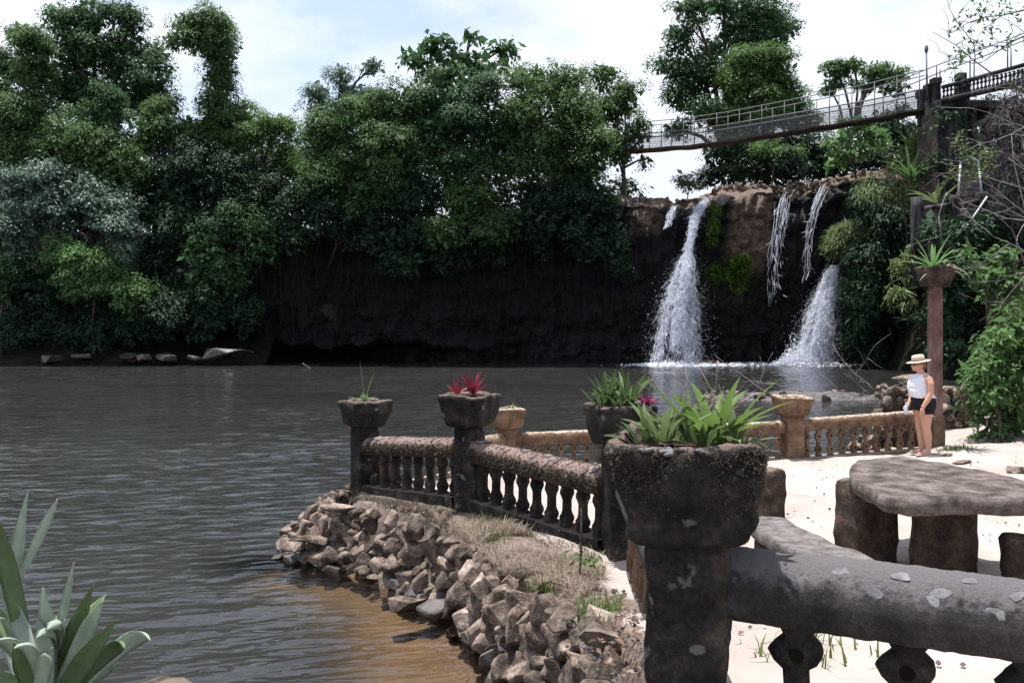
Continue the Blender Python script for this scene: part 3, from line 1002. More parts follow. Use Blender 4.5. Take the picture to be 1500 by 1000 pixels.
def planter_pillar(label, cx, cy, base_z, rim_z, ph=0.34, rim=0.56, bot=0.40, pil=0.27, rz=0.0, mat=M_mossy, seed=0, n=11, amp=0.018):
    root = thing('planter_pillar', label, 'planter', (cx, cy, base_z), 'stone planters on the balustrade pillars')
    v, f = rbox((pil, pil, rim_z - ph - base_z + 0.25), 0.035, n)
    v = rough_verts(v, amp * 0.6, 6, seed)
    v = v + np.array([0, 0, (rim_z - ph + base_z) / 2 - 0.11])
    v2, f2 = place((v, f), (cx, cy, 0), rz)
    obj('pillar', mesh_from(v2, f2), mat, root)
    v, f = rbox((1, 1, 1), 0.11, n)
    z01 = v[:, 2] + 0.5
    wdt = bot + (rim - bot) * np.clip(z01 * 1.02, 0, 1) ** 0.85
    v2 = v.copy()
    v2[:, :2] = v[:, :2] * wdt[:, None]
    r = np.max(np.abs(v[:, :2]), axis=1)
    hol = (1 - sstep(0.34, 0.42, r)) * (z01 > 0.9)
    v2[:, 2] = v[:, 2] * ph - hol * 0.05
    v2 = rough_verts(v2, amp, 5, seed + 1, 4)
    v2 = v2 + np.array([0, 0, rim_z - ph / 2])
    pv, pf = place((v2, f), (cx, cy, 0), rz)
    pl = obj('planter', mesh_from(pv, pf), mat, root)
    g = np.linspace(-0.37, 0.37, 9) * rim
    sx, sy = np.meshgrid(g, g)
    sv = np.stack([sx.ravel(), sy.ravel(), np.full(81, rim_z - 0.02)], 1)
    sv[:, 2] += 0.02 * vnoise(sv * 9, seed) + 0.02 * (0.2 - (sx.ravel() ** 2 + sy.ravel() ** 2)) 
    ii = np.arange(81).reshape(9, 9)
    sq = np.stack([ii[:-1, :-1], ii[:-1, 1:], ii[1:, 1:], ii[1:, :-1]], -1).reshape(-1, 4)
    sv2, sf2 = place((sv, sq), (cx, cy, 0), rz)
    obj('soil', mesh_from(sv2, sf2), M_soil, root)
    return root

PROF_A = [(0, .62), (.08, .62), (.1, .5), (.17, .62), (.25, .66), (.33, .5), (.4, .42), (.62, .42), (.70, .5), (.78, .64), (.86, .6), (.92, .5), (1, .66)]
PROF_B = [(0, .5), (.05, .5), (.10, .3), (.17, .5), (.24, .6), (.31, .5), (.38, .27), (.58, .27), (.64, .48), (.72, .62), (.80, .5), (.87, .3), (.94, .42), (1, .62)]
def baluster_mesh(h, r, prof, depth=1.0, mat=M_mossy, hole_shade=False, seed=0, sides=10):
    V, Q = [], []
    for z, w in prof:
        for k in range(sides):
            a = 2 * math.pi * (k + 0.5) / sides
            ex = 0.55
            c, s = math.cos(a), math.sin(a)
            V.append((math.copysign(abs(c) ** ex, c) * w * r, math.copysign(abs(s) ** ex, s) * (w * r * depth if depth >= 0.9 else r * 0.5 * depth + 0 * w), z * h))
    m = len(prof)
    for i in range(m - 1):
        for k in range(sides):
            a = i * sides + k; b = i * sides + (k + 1) % sides
            Q.append((a, b, b + sides, a + sides))
    Q.append(tuple(range(sides))[::-1]); Q.append(tuple(range((m - 1) * sides, m * sides)))
    V = rough_verts(V, r * 0.07, 14, seed, 2)
    me = mesh_from(V, Q)
    me.materials.append(mat)
    return me
def hole_shade_mesh(r, d):
    v, f = tube([(0, -d, 0), (0, d, 0)], [r, r], 10)
    me = mesh_from(v, f, False); me.materials.append(M_hole_shade)
    return me

def balustrade(label, a, b, za, zb, ga, gb, rail_r, n_bal, mat_rail, mat_bal, bal_r=0.085, prof=PROF_A, depth=1.0, hole_shade=False, flat_rail=None, plinth=None, shells=0, moss=0,
               ends=(0.14, 0.14), seed=0, nseg=40, bal_skip=(), rail_ends=None):
    """a,b plan points of the two pillars; za,zb rail-top heights; ga,gb ground heights"""
    a = Vector((a[0], a[1], 0)); b = Vector((b[0], b[1], 0))
    dv = b - a; L = dv.length; u = dv / L
    side = Vector((-u.y, u.x, 0))
    rz = math.atan2(u.y, u.x)
    rng = np.random.default_rng(seed + 900)
    root = thing('balustrade', label, 'balustrade', (a + dv * 0.5) + Vector((0, 0, (ga + gb) / 2)), 'balustrade sections between the planter pillars')
    re_ = rail_ends or ends
    s0, s1 = re_[0] / L, 1 - re_[1] / L
    rail_h = flat_rail[1] if flat_rail else rail_r * 1.75
    V, Q = [], []
    if flat_rail:
        wv, hh = flat_rail
        cs = [(-wv / 2, -hh), (wv / 2, -hh), (wv / 2 + 0.01, -hh * .5), (wv / 2 + 0.005, -0.03), (wv / 2 - 0.03, 0), (0, 0.012), (-wv / 2 + 0.03, 0), (-wv / 2 - 0.005, -0.03), (-wv / 2 - 0.01, -hh * .5)]
    else:
        cs = []
        for k in range(18):
            an = -math.pi * 0.22 + (math.pi * 1.44) * k / 17
            cs.append((rail_r * 1.06 * math.cos(an), -rail_r + rail_r * math.sin(an)))
        cs += [(-rail_r * 0.6, -rail_r * 1.72), (rail_r * 0.6, -rail_r * 1.72)]
    nc = len(cs)
    for i in range(nseg + 1):
        s = s0 + (s1 - s0) * i / nseg
        p = a + dv * s
        zz = za + (zb - za) * s
        for (c, h) in cs:
            V.append(p + side * c + Vector((0, 0, zz + h)))
    for i in range(nseg):
        for k in range(nc):
            q0 = i * nc + k; q1 = i * nc + (k + 1) % nc
            Q.append((q0, q1, q1 + nc, q0 + nc))
    Q.append(tuple(range(nc))[::-1]); Q.append(tuple(range(nseg * nc, (nseg + 1) * nc)))
    Vr = rough_verts(rough_verts(V, 0.0055, 6, seed, 2), 0.004, 34, seed + 1, 3)
    obj('rail', mesh_from(Vr, Q), mat_rail, root)
    # plinth
    pw, phh = plinth if plinth else (0.26, 0.1)
    V = []
    Q = []
    for i in range(9):
        s = s0 + (s1 - s0) * i / 8
        p = a + dv * s; zz = ga + (gb - ga) * s
        for (c, h) in ((-pw / 2, -0.5), (pw / 2, -0.5), (pw / 2, phh), (-pw / 2, phh)):
            V.append(p + side * c + Vector((0, 0, zz + h)))
    for i in range(8):
        for k in range(4):
            q0 = i * 4 + k; q1 = i * 4 + (k + 1) % 4
            Q.append((q0, q1, q1 + 4, q0 + 4))
    obj('plinth', mesh_from(rough_verts(V, 0.012, 5, seed + 2), Q, False), mat_bal, root)
    # balusters
    s0, s1 = ends[0] / L, 1 - ends[1] / L
    zlow_ref = None
    for i in range(n_bal):
        if i in bal_skip: continue
        s = s0 + (s1 - s0) * (i + 0.5) / n_bal
        p = a + dv * s
        z0 = ga + (gb - ga) * s + phh - 0.01
        z1 = za + (zb - za) * s - rail_h + 0.015
        key = (round((z1 - z0), 2), bal_r, id(prof), mat_bal.name, depth)
        if key not in BAL: BAL[key] = baluster_mesh(round(z1 - z0, 2), bal_r, prof, depth, mat_bal, hole_shade, len(BAL))
        bo = obj('baluster', BAL[key], None, root, (p.x, p.y, z0), (0, 0, rz + rng.normal() * 0.04))
        if hole_shade:
            hk = ('hole_shade', bal_r)
            if hk not in BAL: BAL[hk] = hole_shade_mesh(bal_r * 0.16, bal_r * (0.5 * depth if depth < 0.9 else 0.62) + 0.004)
            H = z1 - z0
            for hz in (0.24, 0.72):
                ho = bpy.data.objects.new('hole_shade', BAL[hk]); COL.objects.link(ho)
                ho.parent = bo
                ho.location = (0, 0, hz * H)
    # pale inlaid shells / stones on the top
    for i in range(shells):
        s = s0 + (s1 - s0) * (i + rng.random() * 0.8) / shells
        th = rng.uniform(-1.0, 0.9) if not flat_rail else 0
        p = a + dv * s; zz = za + (zb - za) * s
        q = p + side * (rail_r * 1.06 * math.sin(th)) + Vector((0, 0, zz - rail_r + rail_r * math.cos(th) + 0.004))
        sz = rng.uniform(0.045, 0.10)
        Mx = Matrix.Rotation(rz, 4, 'Z') @ Matrix.Rotation(-th, 4, 'X') @ Matrix.Rotation(rng.uniform(0, 6.28) if shells < 14 else 0.9 + rng.normal() * 0.3, 4, 'Z')
        obj('inlay', SHELLS2[int(rng.integers(5))], None, root, q, Mx.to_euler(), (sz * 1.15, sz, sz * 0.6))
    if moss:
        n = moss
        s = s0 + (s1 - s0) * rng.random(n)
        th = np.where(rng.random(n) < 0.72, rng.choice([-1, 1], n) * rng.uniform(1.0, 1.9, n), rng.uniform(-1, 1, n))
        lowside = np.abs(th) > 1.0
        A = np.array(a); DVn = np.array(dv); S = np.array(side)
        rr = rail_r * 1.04
        base = A + s[:, None] * DVn + S * (rr * np.sin(th))[:, None]
        base[:, 2] = za + (zb - za) * s - rail_r + rr * np.cos(th)
        nr = S * np.sin(th)[:, None] + np.array([0, 0, 1]) * np.cos(th)[:, None]
        ax = nr * 0.2 + rng.normal(size=(n, 3)) * 0.5 - np.array([0, 0, 0.9]) * lowside[:, None] + np.array(u) * 0.6
        me = leaves_mesh(base, rng.normal(size=(n, 3)) + nr * 0.5, ax, rng.uniform(0.012, 0.03, n) * np.where(lowside, 1.5, 0.8), 0.35, 0.05)
        obj('moss', me, L_moss, root, kind='stuff')
    return root
BAL = {}

# pillars (plan positions)
pA = (-1.856, 10.4); pB = (-0.45, 8.8); pC = (0.93, 7.1); pN = (0.645, 3.02)
pD = (4.55, 13.4); pF = (-0.087, 13.1); pE = (7.17, 14.0)
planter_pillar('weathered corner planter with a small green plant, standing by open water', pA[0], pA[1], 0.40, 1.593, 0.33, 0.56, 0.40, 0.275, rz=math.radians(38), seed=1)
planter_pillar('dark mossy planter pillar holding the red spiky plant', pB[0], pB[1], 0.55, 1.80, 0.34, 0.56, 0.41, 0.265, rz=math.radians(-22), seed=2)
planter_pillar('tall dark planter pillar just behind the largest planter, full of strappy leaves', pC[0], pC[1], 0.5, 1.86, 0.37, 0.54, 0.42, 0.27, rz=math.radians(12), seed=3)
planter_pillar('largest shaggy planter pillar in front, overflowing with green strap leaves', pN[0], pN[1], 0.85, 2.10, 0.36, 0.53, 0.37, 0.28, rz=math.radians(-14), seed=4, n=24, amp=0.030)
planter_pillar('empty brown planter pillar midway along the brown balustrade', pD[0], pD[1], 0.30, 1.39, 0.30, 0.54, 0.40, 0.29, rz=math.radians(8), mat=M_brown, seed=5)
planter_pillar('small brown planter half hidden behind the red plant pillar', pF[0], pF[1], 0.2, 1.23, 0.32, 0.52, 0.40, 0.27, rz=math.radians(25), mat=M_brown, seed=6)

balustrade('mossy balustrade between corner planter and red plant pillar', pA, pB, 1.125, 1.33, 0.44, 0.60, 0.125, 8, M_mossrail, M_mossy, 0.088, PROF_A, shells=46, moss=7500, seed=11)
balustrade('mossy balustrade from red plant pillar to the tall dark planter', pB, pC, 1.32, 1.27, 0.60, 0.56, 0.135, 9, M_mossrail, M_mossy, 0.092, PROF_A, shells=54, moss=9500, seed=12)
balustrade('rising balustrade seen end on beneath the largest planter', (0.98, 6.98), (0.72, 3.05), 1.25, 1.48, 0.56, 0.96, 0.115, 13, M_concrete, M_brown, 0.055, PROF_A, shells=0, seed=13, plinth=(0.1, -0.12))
balustrade('nearest thick grey balustrade with pale shells set in its rounded rail', (pN[0] + .02, pN[1] + .045), (2.27, 2.327), 1.705, 1.70, 0.98, 0.98, 0.138, 4, M_concrete, M_mossy, 0.155, PROF_B, depth=0.62, hole_shade=True, shells=0, seed=14, nseg=110, ends=(0.2, 0.17), rail_ends=(0.07, 0.0))
balustrade('brown balustrade along the water from the half hidden planter to the empty planter', pF, pD, 0.82, 0.99, 0.22, 0.33, 0.1, 21, M_brown, M_brown, 0.108, PROF_B, depth=0.6, hole_shade=True, flat_rail=(0.2, 0.18), seed=15, plinth=(0.24, 0.07))
balustrade('brown balustrade beside the person ending at the tall column', pD, pE, 1.01, 1.115, 0.33, 0.41, 0.1, 11, M_brown, M_brown, 0.112, PROF_B, depth=0.6, hole_shade=True, flat_rail=(0.2, 0.185), seed=16, plinth=(0.24, 0.07))
balustrade('short balustrade closing the terrace beyond the corner planter', pA, pF, 0.98, 0.83, 0.36, 0.26, 0.11, 11, M_brown, M_brown, 0.095, PROF_A, seed=17)

# the big pale stones set in the nearest rail
near_bal = [o for o in bpy.data.objects if o.get('label', '').startswith('nearest thick grey')][0]
rngs = np.random.default_rng(5)
def on_near_rail(px_, py_, sz, rzz):
    a = Vector((pN[0] + .02, pN[1] + .045, 0)); b = Vector((2.27, 2.327, 0)); u = (b - a).normalized(); side = Vector((-u.y, u.x, 0))
    c0 = Vector((a.x, a.y, 1.703 - 0.138)); r = 0.138 * 1.04
    o = Vector((0, 0, HC)); d = Vector(((px_ - 750) / F, 1, -(py_ - 480) / F))
    w = o - c0
    dd = d - u * d.dot(u); ww = w - u * w.dot(u)
    A_ = dd.dot(dd); B_ = 2 * dd.dot(ww); C_ = ww.dot(ww) - r * r
    disc = B_ * B_ - 4 * A_ * C_
    if disc < 0: return
    tq = (-B_ - math.sqrt(disc)) / (2 * A_)
    p = o + d * tq
    nrm = (p - c0); nrm -= u * nrm.dot(u); nrm.normalize()
    zq = nrm; xq = u; yq = zq.cross(xq)
    R = Matrix((xq, yq, zq)).transposed().to_4x4() @ Matrix.Rotation(rzz, 4, 'Z')
    obj('inlay', SHELLS[int(rngs.integers(5))], None, near_bal, p - nrm * 0.005, R.to_euler(), (sz * 0.9, sz * 0.8, sz * 0.2))
for q in ((1176, 852, .082, .1), (1232, 835, .07, .2), (1277, 866, .085, 2.6), (1320, 842, .075, .0), (1378, 868, .078, .3), (1371, 881, .07, -.4), (1460, 899, .075, .0), (1490, 872, .06, .6), (1420, 848, .06, .2)):
    on_near_rail(*q)

# tall column with a planter, by the person
col_r = thing('tall_column', 'tall red brown column with a planter on top, next to the person', 'column', (pE[0], pE[1], 0.45))
v, f = rbox((0.19, 0.19, 2.95), 0.04, 10)
v = rough_verts(v, 0.008, 5, 3)
obj('shaft', mesh_from(*place((v, f), (pE[0], pE[1], 0.3 + 1.475), 0.25)), M_pole, col_r)
v, f = rbox((0.25, 0.25, 0.75), 0.04, 8)
obj('footing', mesh_from(*place((rough_verts(v, 0.012, 5, 4), f), (pE[0], pE[1] + 0.02, 0.65), 0.25)), M_brown, col_r)
v, f = rbox((1, 1, 1), 0.14, 10)
v2 = v.copy(); v2[:, :2] *= (0.36 + 0.12 * (v[:, 2:3] + 0.5)); v2[:, 2] *= 0.34
obj('planter', mesh_from(*place((rough_verts(v2, 0.016, 6, 8), f), (pE[0], pE[1], 3.37), 0.4)), M_leg, col_r)

# ---------------------------------------------------------- stone table, bench, stools
def slab(poly, ztop, th, seed, amp=0.018, res=0.07):
    """rounded slab with polygon outline (concave not needed)"""
    poly = np.array(poly)
    c = poly.mean(0)
    # resample the outline
    pts = []
    m = len(poly)
    for i in range(m):
        a, b = poly[i], poly[(i + 1) % m]
        k = max(2, int(np.linalg.norm(b - a) / res))
        for j in range(k):
            pts.append(a + (b - a) * j / k)
    pts = np.array(pts)
    for _ in range(1):
        pts = 0.5 * pts + 0.25 * np.roll(pts, 1, 0) + 0.25 * np.roll(pts, -1, 0)
    n = len(pts)
    rings = []
    prof = [(0.0, 0), (0.25, 0), (.5, 0), (0.75, 0), (0.92, 0), (0.975, -0.02), (1.0, -0.3), (1.0, -0.7), (0.97, -1), (0.6, -1), (0.0, -1)]
    V = []
    for s, zz in prof:
        for q in pts:
            w = c + (q - c) * max(s, 0.001)
            V.append((w[0], w[1], ztop + zz * th))
    Q = []
    for i in range(len(prof) - 1):
        for k in range(n):
            a = i * n + k; b = i * n + (k + 1) % n
            Q.append((a, b, b + n, a + n))
    V = rough_verts(V, amp, 4, seed, 4)
    return V, [q[::-1] for q in Q]

tb = thing('stone_table', 'broad stone table with a cracked lichen covered slab on thick legs', 'table', (3.3, 6.7, 0.5))
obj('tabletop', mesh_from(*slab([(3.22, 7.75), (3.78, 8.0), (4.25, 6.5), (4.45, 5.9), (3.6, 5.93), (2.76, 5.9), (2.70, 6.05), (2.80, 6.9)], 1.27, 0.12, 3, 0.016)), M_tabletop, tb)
v, f = rbox((0.38, 0.42, 0.72), 0.09, 10)
obj('leg', mesh_from(*place((rough_verts(v, 0.03, 4, 21, 4), f), (3.0, 7.0, 0.84), 0.2)), M_leg, tb)
v, f = rbox((0.40, 0.34, 0.80), 0.06, 10)
obj('leg', mesh_from(*place((rough_verts(v, 0.03, 4, 22, 4), f), (3.36, 6.45, 0.78), -0.1)), M_leg, tb)

bench = thing('stone_bench', 'low grey stone bench between the nearest rail and the table', 'bench', (2.1, 5.7, 0.6))
obj('seat', mesh_from(*slab([(1.82, 6.35), (1.9, 6.62), (2.12, 6.6), (2.42, 5.0), (2.3, 4.7), (1.98, 4.8)], 1.0, 0.1, 9, 0.012)), stone_mat('pale_bench_concrete', [(0.07, 0.06, 0.055), (0.17, 0.15, 0.14), (0.27, 0.245, 0.235)], 9, 80, 1.0, 0.95, 0.2, bdist=0.02), bench)
for (qx, qy) in ((2.0, 6.25), (2.17, 5.0)):
    v, f = rbox((0.26, 0.26, 0.5), 0.04, 6)
    obj('leg', mesh_from(*place((rough_verts(v, 0.015, 5, 31), f), (qx, qy, 0.68), 0.2)), M_leg, bench)
def stool(label, x, y, ztop, w, h, seed):
    v, f = rbox((w, w * 0.95, h), 0.06, 10)
    v = rough_verts(v, 0.022, 4.5, seed, 4)
    obj('stone_stool', mesh_from(v, f), M_leg, None, (x, y, ztop - h / 2), (0, 0, 0.2 + seed * 0.3), label=label, cat='stool', group='stone stools around the table')
stool('square stone stool standing alone between the largest planter and the table', 2.73, 8.75, 1.02, 0.27, 0.62, 1)
stool('stone stool half hidden behind the thicker table leg', 3.86, 7.1, 0.92, 0.24, 0.6, 2)
stool('mossy stone stool cut off by the picture edge, under the table end', 3.78, 6.05, 0.97, 0.34, 0.6, 3)

# ---------------------------------------------------------- retaining wall of loose stones
wall = thing('retaining_wall', 'dry stone retaining wall curving along the brown shallow water', 'stone wall', (-0.8, 7.3, 0))
bot = np.array([(0.40, 3.0), (0.36, 4.3), (0.06, 5.55), (-0.15, 6.2), (-0.38, 6.82), (-0.66, 7.42), (-1.33, 8.28), (-1.92, 8.62), (-2.42, 9.0), (-2.65, 9.6), (-2.55, 10.4), (-2.2, 11.0)])
top = np.array([(0.44, 3.2), (0.44, 4.6), (0.15, 5.75), (-0.05, 6.35), (-0.26, 6.97), (-0.58, 7.65), (-1.30, 8.55), (-1.78, 8.88), (-2.08, 9.25), (-2.2, 9.8), (-2.15, 10.4), (-1.95, 10.9)])
def poly_at(Pq, s):
    d = np.r_[0, np.cumsum(np.linalg.norm(np.diff(bot, axis=0), axis=1))]
    return np.array([np.interp(s, d, Pq[:, 0]), np.interp(s, d, Pq[:, 1])]), d[-1]
_, LW = poly_at(bot, 0)
rw = np.random.default_rng(77)
for row in range(6):
    fr_ = row / 5.0
    s = rw.random() * 0.1
    while s < LW:
        sz = rw.choice([rw.uniform(0.14, 0.2), rw.uniform(0.2, 0.27), rw.uniform(0.27, 0.34)], p=[.3, .5, .2]) * (1.1 if row == 0 else 1.0) * (0.85 if row == 5 else 1.0)
        pb, _ = poly_at(bot, s); pt, _ = poly_at(top, s)
        q = pb + (pt - pb) * fr_
        ztopw = min(zt1(*pt), 0.56 if q[1] > 5.5 else 0.9) - 0.02
        if q[1] > 8.8: ztopw -= 0.05
        zc = 0.0 + (ztopw - 0.0) * fr_ + rw.normal() * 0.025
        me = WETS[int(rw.integers(6))] if (row == 0 and rw.random() < 0.7) else ROCKS[int(rw.integers(14))]
        obj('stone', me, None, wall, (q[0] + rw.normal() * 0.03, q[1] + rw.normal() * 0.03, zc), (rw.uniform(-.6, .6), rw.uniform(-.6, .6), rw.uniform(0, 6.28)),
            (sz * rw.uniform(1.05, 1.5), sz * rw.uniform(1.0, 1.3), sz * rw.uniform(0.95, 1.35)))
        s += sz * rw.uniform(0.86, 1.06)
for k in range(74):
    s = rw.random() * LW; fr_ = rw.random()
    pb, _ = poly_at(bot, s); pt, _ = poly_at(top, s)
    q = pb + (pt - pb) * fr_
    sz = rw.uniform(0.09, 0.17)
    obj('stone', ROCKS[int(rw.integers(14))], None, wall, (q[0] - .02, q[1] - .02, 0.02 + 0.5 * fr_), (rw.uniform(-.6, .6), rw.uniform(-.6, .6), rw.uniform(0, 6.28)), (sz * 1.3, sz * 1.1, sz))
# loose rocks at the foot and tip
def loose(px_, py_, size, label, flat=True, z=0.0, rz=0.0, mesh=None, scale=(1, .8, .9), name='rock'):
    p = PZ(px_, py_, z)
    if z > 0.3:
        for _ in range(6):
            p = PZ(px_, py_, zt1(p.x, p.y))
    me = mesh or (FLATS if flat else ROCKS)[int(rw.integers(6))]
    return obj(name, me, None, None, (p.x, p.y, p.z + size * (0.02 if z > 0.3 else 0.10)), (rw.normal() * .12, rw.normal() * .12, rz), tuple(size * k for k in scale), label=label, cat='rock', group='loose rocks around the terrace')
loose(596, 890, 0.40, 'pale slab of rock lying flat in the brown shallows', True, 0.02, 0.3, scale=(1.1, .8, .9))
loose(548, 848, 0.20, 'small pale rock at the foot of the wall, in the water', True, 0.0, 0.8)
loose(597, 866, 0.28, 'angular rock leaning behind the pale slab in the shallows', False, 0.02, 1.2, scale=(1, .8, .7))
loose(455, 800, 0.46, 'broad sunlit slab at the tip of the wall', True, 0.17, 0.5, scale=(1.2, .9, .9))
loose(497, 746, 0.38, 'flat pale rock on top of the wall below the corner planter', True, 0.42, 0.2, scale=(1.3, .9, .8))
loose(430, 822, 0.25, 'wet black rock at the water tip of the wall', True, 0.0, 0.9, mesh=WETS[0], scale=(1.2, 1, 1))
loose(408, 818, 0.16, 'little wet black rock farthest out in the water', True, 0.0, 0.1, mesh=WETS[1], scale=(1.1, 1, 1))
loose(640, 748, 0.22, 'pale flat stone among dry grass on the wall top', True, 0.58, 0.4)
loose(792, 855, 0.28, 'large rounded capstone at the near end of the dry grass', True, 0.66, 0.3, scale=(1.2, .8, 1.1))
loose(1410, 677, 0.30, 'flat rock lying on sand near the person', True, 0.5, 0.2, scale=(1.3, 1, .5))
loose(1432, 700, 0.42, 'rounded brown rock on sand beneath the bush', False, 0.52, 0.4, scale=(1.2, .8, .55))
loose(1490, 688, 0.45, 'brown rock half in grass at the edge of the sand', False, 0.6, 0.9, scale=(1.2, .9, .6))
loose(1385, 668, 0.26, 'small broken slab near the foot of the tall column', True, 0.48, 0.6, scale=(1.2, .9, .6))
loose(1480, 640, 0.6, 'pale boulder under the leafy bush', False, 0.6, 0.6, scale=(1.1, .8, .6))
loose(1412, 607, 0.35, 'dark rock on sand where it meets the water behind the column', False, 0.25, 0.6, scale=(1.2, .9, .6))

# rubble piers behind the balustrade
def rubble(label, x, y, z0, w, d, h, seed, spill=0):
    root = thing('rubble_pier', label, 'stone pier', (x, y, z0), 'ruined rubble piers by the water')
    v, f = rbox((w, d, h), 0.12, 12)
    obj('core', mesh_from(*place((rough_verts(v, 0.06, 3, seed, 4), f), (x, y, z0 + h / 2), 0.1)), M_leg, root)
    r = np.random.default_rng(seed)
    for i in range(46):
        a = r.uniform(0, 1); side_ = r.integers(3)
        if side_ == 0: q = (x + (a - .5) * w, y - d / 2, z0 + r.random() * h)
        elif side_ == 1: q = (x - w / 2, y + (a - .5) * d, z0 + r.random() * h)
        else: q = (x + (a - .5) * w, y + (r.random() - .5) * d, z0 + h)
        s = r.uniform(0.14, 0.27)
        obj('stone', ROCKS[int(r.integers(14))], None, root, q, (r.uniform(0, 6), r.uniform(0, 6), r.uniform(0, 6)), (s * 1.2, s, s * .85))
    for i in range(spill):
        s = r.uniform(0.15, 0.3)
        t_ = r.random() ** 0.7
        obj('stone', ROCKS[int(r.integers(14))], None, root, (x - w / 2 - t_ * 0.75, y - d / 2 + r.normal() * .15, z0 + max(0, (1 - t_ * 1.15)) * h * r.random()), (r.uniform(0, 6), r.uniform(0, 6), 0), (s * 1.2, s, s * .85))
rubble('crumbling rubble pier with tumbled stones, in front of the person', 7.75, 16.4, 0.15, 0.75, 0.6, 1.15, 5, 34)
rubble('squat rubble pier showing behind the tall column', 9.2, 17.2, 0.35, 0.62, 0.6, 0.85, 6)

# ---------------------------------------------------------- plants in planters
rp = np.random.default_rng(3)
def plant(label, loc, name='potted_plant'):
    return thing(name, label, 'plant', loc, 'plants in the planters')
# largest planter
r1 = plant('large clump of bright green strap leaves in the largest planter', (pN[0] + 0.06, pN[1], 2.1))
for (dx, dy, n, L, W) in ((0.09, 0.0, 20, 0.29, 0.042), (-0.10, -0.05, 14, 0.18, 0.03), (0.02, -0.12, 12, 0.13, 0.028), (0.0, 0.08, 12, 0.2, 0.03), (0.14, -0.1, 10, 0.15, 0.03), (-0.16, -0.02, 9, 0.15, 0.026)):
    rosette(r1, (pN[0] + dx, pN[1] + dy, 2.08), n, L, W, [L_strap, L_strapdark, L_fern][int(rp.integers(3))] if L < .28 else L_strap, rp, (0.5, 1.5), (0.1, 1.0), 0.06)
r1b = plant('wispy dry stems standing among the strap leaves of the largest planter', (pN[0] + 0.02, pN[1] + 0.15, 2.1), 'dry_weed')
parts = []
for i in range(16):
    b = Vector((pN[0] + rp.uniform(-.1, .2), pN[1] + rp.uniform(.05, .2), 2.08))
    e = b + Vector((rp.uniform(-.12, .1), rp.uniform(-.05, .05), rp.uniform(.14, .33)))
    m_ = b.lerp(e, 0.5) + Vector((rp.normal() * .03, 0, .02))
    parts.append(tube([b, m_, e], [0.0022, 0.0016, 0.0008], 4))
    for _ in range(3):
        q = m_.lerp(e, rp.random()); parts.append(tube([q, q + Vector((rp.uniform(-.06, .06), 0, rp.uniform(0, .05)))], [0.0012, 0.0006], 3))
obj('stem', mesh_from(*merge(parts)), L_straw, r1b)
r2 = plant('small purple leafed plant tucked in behind the big strap leaves', (pC[0] + 0.19, pC[1] - 0.1, 1.86))
rosette(r2, (pC[0] + 0.2, pC[1] - 0.14, 1.85), 16, 0.11, 0.05, L_purple, rp, (0.3, 1.4), (0.1, 0.8), 0.03)
r3 = plant('dense dark green strappy clump in the tall dark planter', (pC[0] - .03, pC[1], 1.86))
for (dx, dy, n, L, W) in ((-0.12, 0.02, 18, 0.30, 0.04), (0.06, 0.0, 18, 0.32, 0.04), (-0.02, -0.12, 14, 0.22, 0.035), (-0.18, -0.1, 10, 0.18, 0.03)):
    rosette(r3, (pC[0] + dx, pC[1] + dy, 1.84), n, L, W, L_strapdark, rp, (0.6, 1.5), (0.0, 0.8), 0.06)
r4 = plant('red cordyline with spiky crimson leaves', (pB[0], pB[1], 1.8))
rosette(r4, (pB[0] + 0.03, pB[1], 1.80), 15, 0.27, 0.034, L_red, rp, (0.5, 1.5), (0.0, 0.4), 0.04)
rosette(r4, (pB[0] - 0.13, pB[1] - 0.03, 1.80), 11, 0.19, 0.03, L_red, rp, (0.4, 1.4), (0.0, 0.4), 0.03)
r5 = plant('small pale green plant with one tall leaf in the corner planter', (pA[0], pA[1], 1.59))
rosette(r5, (pA[0] + 0.0, pA[1] - .05, 1.58), 12, 0.15, 0.045, L_fern, rp, (0.3, 1.3), (0.1, 0.8), 0.08)
obj('leaf', mesh_from(*strip_leaf((pA[0] + 0.02, pA[1], 1.6), 0.3, 1.35, 0.37, 0.035, 0.2, 8)), L_strap, r5)
obj('leaf', mesh_from(*strip_leaf((pA[0] + 0.0, pA[1], 1.6), 2.4, 1.35, 0.5, 0.012, -0.05, 8)), L_fern, r5)
r6 = plant('tiny tuft of grey weeds in the half hidden brown planter', (pF[0], pF[1], 1.23))
rosette(r6, (pF[0] + .1, pF[1], 1.22), 14, 0.10, 0.012, L_fern, rp, (0.3, 1.5), (0.1, 0.9), 0.1, separate=False)
r7 = plant('yellow green spiky bromeliad on top of the tall column', (pE[0] - .05, pE[1], 3.52))
rosette(r7, (pE[0] - 0.06, pE[1] - .05, 3.5), 22, 0.62, 0.05, L_bright, rp, (0.3, 1.4), (0.2, 0.9), 0.05)
rosette(r7, (pE[0] + 0.1, pE[1] - .05, 3.5), 12, 0.45, 0.03, L_straw, rp, (-0.2, 0.8), (0.5, 1.6), 0.05, name='dead_leaf')

